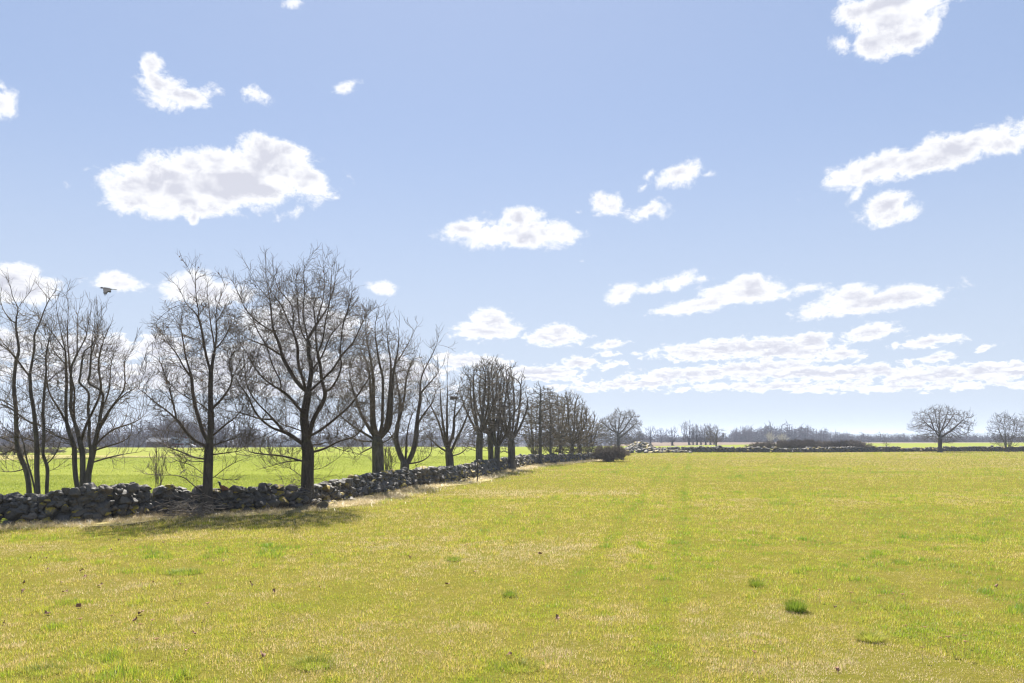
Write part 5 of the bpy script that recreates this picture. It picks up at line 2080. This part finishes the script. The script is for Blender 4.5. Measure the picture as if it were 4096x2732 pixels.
def build_grass():
    r = np.random.default_rng(55)
    for y0, y1, n, hmin, hmax, segs in ((7.6, 14, 520000, .02, .095, 2), (14, 24, 500000, .025, .10, 2), (24, 42, 460000, .05, .12, 1), (42, 80, 330000, .06, .13, 1), (80, 150, 240000, .08, .16, 1)):
        x, y = sample_area(r, y0 * .85 if y0 > 8 else y0, y1 * 1.1, n)
        fade = (sstep(y, y0 * .85, y0 * 1.1) if y0 > 8 else 1.0) * (1 - sstep(y, y1 * .85, y1 * 1.1) if y1 < 149 else 1.0)
        m = r.random(len(x)) < fade
        m &= (x > wall_x(y) + .6 + 1.7 * vnoise(x, y, 1.1, 4) * r.uniform(.6, 1.2, len(x))) & (y < far_y(x) - .4)
        # thin patches
        m &= r.random(len(x)) < (.30 + .8 * vnoise(x, y, .7, 31)) * (.12 + 1.5 * vnoise(x, y, .22, 32))
        x, y = x[m], y[m]
        k = len(x)
        tall = .5 * vnoise(x, y, .6, 6) + .5 * vnoise(x, y, .2, 32)
        h = hmin + (hmax - hmin) * (.25 + .75 * tall) * r.beta(2, 2.4, k) * 1.5
        w = np.maximum(.006, y * .00045) * r.uniform(.6, 1.3, k)
        lean = np.abs(r.normal(.45, .4, k))
        hue_ = meadow_hue(x, y, r)
        cl = sstep(vnoise(x, y, .42, 71), .66, .86) * sstep(vnoise(x, y, 3.2, 72), .35, .6)      # lusher clumps
        h = h * (1 + 1.0 * cl)
        hue_ = np.clip(hue_ - .30 * cl, 0, 1)
        br = sstep(vnoise(x, y * .8, 1.1, 73), .62, .8) * sstep(vnoise(x, y, 6.5, 74), .45, .7)       # matted brown patches
        hue_ = np.clip(hue_ + .36 * br, 0, 1)
        h = h * (1 - .45 * br)
        o = blade_mesh("grass", x, y, np.full(k, .02), h, w, r.uniform(0, 6.283, k), lean, hue_, BLADE, segs)
        tag(o, "short yellow-green meadow grass mixed with dry straw" if y0 < 10 else None, "grass", None, 'stuff')
        if y0 >= 10:
            o['label'] = {14: "meadow grass in the middle distance", 24: "meadow grass running along the trees", 42: "far meadow grass turning straw-coloured", 80: "farthest meadow grass before the far wall"}[int(y0)]
    # dry bleached grass at the foot of the wall
    X, Y = [], []
    for p, d, nrm in along(WALL[:-2], 0.05):
        k = 75 if p[1] < 45 else 24
        off = np.abs(r.normal(0, .85, k)) - .12
        s = r.normal(0, .05, k)
        X.append(p[0] - nrm[0] * off + d[0] * s)
        Y.append(p[1] - nrm[1] * off + d[1] * s)
    x, y = np.concatenate(X), np.concatenate(Y)
    keep = vnoise(x, y, .9, 14) > r.random(len(x)) * .75
    x, y = x[keep], y[keep]
    k = len(x)
    hue = np.clip(.5 + .8 * (vnoise(x, y, .6, 15) - .5) + r.normal(0, .2, k), 0, 1)
    o = blade_mesh("dry_grass", x, y, np.full(k, .03), r.uniform(.08, .26, k) * (.6 + .7 * vnoise(x, y, .5, 16)), np.maximum(.006, y * .0003) * r.uniform(.7, 1.2, k), r.uniform(0, 6.283, k), np.abs(r.normal(1.1, .6, k)), hue, STRAWB, 2)
    tag(o, "bleached dry grass matted along the near wall's foot", "grass", None, 'stuff')
    # blades of the winter crop just behind the wall
    for y0, y1, n in ((27, 60, 260000), (60, 120, 160000)):
        u = r.random(n)
        y = np.sqrt(y0 * y0 + u * (y1 * y1 - y0 * y0))
        x = -.70 * y + r.random(n) * (.82 * y)
        m = (x < wall_x(y) - 1.3) & (x > -.7 * y)
        x, y = x[m], y[m]
        k = len(x)
        row = .5 + .5 * np.sin((x * .55 + y * .83) * 6.283 / .5)
        m2 = r.random(k) < .35 + .65 * row
        x, y = x[m2], y[m2]
        k = len(x)
        hue = np.clip(.5 + .5 * (vnoise(x, y, 3, 17) - .5) + r.normal(0, .22, k), 0, 1)
        o = blade_mesh("crop_grass", x, y, np.full(k, .015), r.uniform(.05, .13, k), np.maximum(.008, y * .0004) * r.uniform(.7, 1.2, k), r.uniform(0, 6.283, k), np.abs(r.normal(.5, .35, k)), hue, CROPB, 1)
        tag(o, "young bright green cereal shoots behind the near wall" if y0 < 50 else "bright green cereal shoots farther out in the crop field", "crop", None, 'stuff')


build_grass()


def tussock(px, py, rad, h, n, hue0, label, seed, spread=.6):
    r = np.random.default_rng(seed)
    loc = gp(px, py)
    a = r.uniform(0, 6.283, n)
    rr = rad * np.sqrt(r.random(n))
    x, y = rr * np.cos(a), rr * np.sin(a)
    az = a + r.normal(0, .5, n)
    hh = h * r.uniform(.55, 1.1, n)
    o = blade_mesh("grass_tussock", x, y, np.full(n, .02), hh, .005 * r.uniform(.7, 1.3, n), az, np.abs(r.normal(spread, .3, n)) * (.3 + rr / rad), np.clip(hue0 + r.normal(0, .14, n), 0, 1), TUSS, 3)
    o.location = loc
    tag(o, label, "grass tussock")


tussock(3185, 2452, .15, .24, 700, .12, "dense dark green tussock, roundest in the meadow's right half", 1, .45)
tussock(3026, 2350, .12, .18, 330, .15, "smaller bright green tussock just up-left of the dense dark one", 2, .6)
tussock(3480, 2570, .16, .17, 500, .42, "olive half-dry tussock in the lower right meadow", 3, .8)
tussock(1255, 2672, .24, .14, 420, .26, "leafy green tuft at the bottom edge below the biggest oak", 4, .8)
tussock(2080, 2685, .22, .12, 330, .3, "green tuft at the bottom edge near the middle", 5, .8)
tussock(740, 2300, .30, .13, 650, .16, "wide low green tuft in the left meadow", 6, 1.0)
tussock(1815, 2248, .16, .14, 350, .2, "small green tuft in the middle of the meadow", 7, .8)
tussock(3605, 2258, .18, .12, 300, .14, "flat green tuft far in the right meadow", 8, .8)
tussock(2040, 2392, .12, .15, 260, .1, "small upright green tuft below the meadow's centre", 9, .6)
tussock(170, 2700, .22, .12, 330, .28, "green tuft in the bottom left corner", 10, .8)
tussock(215, 2090, .25, .32, 600, .75, "tall dry brown tussock at the mossy wall's left foot", 11, .6)
tussock(350, 2090, .15, .25, 300, .3, "upright green tuft growing from stones at the wall's left foot", 12, .5)


def litter():
    """fallen leaves and dry flower stalks scattered in the near meadow"""
    r = np.random.default_rng(64)
    protos = []
    for k in range(4):
        bm = bmesh.new()
        n = 14
        rim = []
        for i in range(n):
            a = 6.283 * i / n
            rr = .055 * (.62 + .38 * abs(math.sin(a * 2.5 + k))) * (1.25 if i == 0 else 1)
            x, y = rr * math.cos(a) * 1.3, rr * math.sin(a) * .8
            rim.append((x, y, .018 * math.sin(a * 2 + k) + .25 * y * y / .05 + .012 * r.normal()))
        top = [bm.verts.new(p) for p in rim]
        bot = [bm.verts.new((p[0], p[1], p[2] - .003)) for p in rim]
        c1, c2 = bm.verts.new((0, 0, .006)), bm.verts.new((0, 0, .003))
        for i in range(n):
            j = (i + 1) % n
            bm.faces.new((c1, top[i], top[j]))
            bm.faces.new((c2, bot[j], bot[i]))
            bm.faces.new((top[i], bot[i], bot[j], top[j]))
        protos.append(bm)
    firsts = [mesh_bm("fallen_leaf", b, DEAD_LEAF) for b in protos]
    spots = [(180, 2245), (190, 2290), (120, 2245), (95, 2345), (90, 2380), (260, 2382), (245, 2345), (325, 2295), (340, 2320), (400, 2355), (540, 2175), (475, 2172), (440, 2210), (165, 2200), (15, 2510), (188, 2470), (315, 2440), (562, 2468), (540, 2495), (775, 2552), (745, 2622),
             (890, 2258), (610, 2345), (655, 2180), (1050, 2640), (1005, 2350), (1280, 2365), (1095, 2380), (1865, 2190), (1790, 2350), (1900, 2300), (1640, 2240), (2035, 2640), (2230, 2490), (3340, 2445), (3985, 2360), (3350, 2700), (2160, 2225), (1245, 2230), (930, 2125)]
    for i, (px, py) in enumerate(spots):
        o = firsts[i] if i < len(firsts) else firsts[i % len(firsts)].copy()
        if i >= len(firsts):
            COL.objects.link(o)
        p = gp(px, py)
        o.location = (p[0], p[1], .075)
        o.rotation_euler = (r.normal(0, .5), r.normal(0, .5), r.uniform(0, 6.28))
        sc = r.uniform(.45, .85)
        o.scale = (sc, sc, sc)
        tag(o, "withered brown leaf lying on the meadow grass", "leaf", "fallen leaves on the meadow")
    stalkm = simple("dry_stalk", (.26, .2, .11), .8, .3, 10)
    headm = simple("dry_flower_head", (.38, .21, .11), .85, .3, 60)
    protos = []
    for k in range(3):
        root = empty("dried_flower")
        pts = [np.array([0, 0, 0]), np.array([r.normal(0, .02), r.normal(0, .02), .13]), np.array([r.normal(0, .04), r.normal(0, .03), .27])]
        segs = [(pts[0], pts[1], .0035, .003), (pts[1], pts[2], .003, .0025)]
        tipsv = []
        for j in range(9):
            a = 6.283 * j / 9 + r.normal(0, .2)
            rr = r.uniform(.012, .045)
            q = pts[2] + np.array([math.cos(a) * rr, math.sin(a) * rr, .03 + r.normal(0, .003)])
            segs.append((pts[2], q, .0015, .0012))
            tipsv.append(q)
        V, Fq = stick_mesh(segs)
        mesh_np("stem", V, [Fq], stalkm, root, False)
        VV, FF, n = [], [], 0
        for q in tipsv:
            V, Fc = ICO[1]
            VV.append(V * np.array([.014, .014, .006]) + q)
            FF.append(Fc + n)
            n += len(V)
        mesh_np("flower_head", np.concatenate(VV), [np.concatenate(FF)], headm, root, True)
        protos.append(root)
    spots = [(545, 2560), (460, 2520), (600, 2545), (690, 2590), (845, 2480), (330, 2550), (620, 2640), (700, 2400), (3400, 2430), (3530, 2440), (3620, 2440), (3580, 2420), (2995, 2690), (3640, 2560), (3700, 2570), (3760, 2610), (3840, 2600), (3860, 2650), (3820, 2640), (3280, 2420), (3690, 2660), (1500, 2215), (1590, 2230)]
    for i, (px, py) in enumerate(spots):
        o = protos[i] if i < 3 else copy_tree(protos[i % 3])
        p = gp(px, py)
        o.location = (p[0], p[1], .02)
        o.rotation_euler = (r.normal(0, .12), r.normal(0, .12), r.uniform(0, 6.28))
        sc = r.uniform(.55, .9)
        o.scale = (sc, sc, sc)
        tag(o, "thin dried flower stalk with a flat brown head standing in the meadow", "dried flower", "dried flower stalks in the meadow")


litter()


# ------------------------------------------------------------------ haze
def haze():
    bm = bmesh.new()
    box(bm, -9000, 9000, -80, 9300, -12, 25)
    me = bpy.data.meshes.new("haze")
    bmesh.ops.recalc_face_normals(bm, faces=bm.faces)
    bm.to_mesh(me)
    bm.free()
    m = bpy.data.materials.new("haze_air")
    m.use_nodes = True
    N, L = m.node_tree.nodes, m.node_tree.links
    N.clear()
    out = N.new('ShaderNodeOutputMaterial')
    v = N.new('ShaderNodeVolumePrincipled')
    v.inputs['Color'].default_value = (.72, .82, 1.0, 1)
    v.inputs['Density'].default_value = 0.00028
    v.inputs['Anisotropy'].default_value = 0.3
    L.new(v.outputs[0], out.inputs['Volume'])
    me.materials.append(m)
    o = bpy.data.objects.new("haze", me)
    COL.objects.link(o)
    tag(o, kind='stuff')


haze()
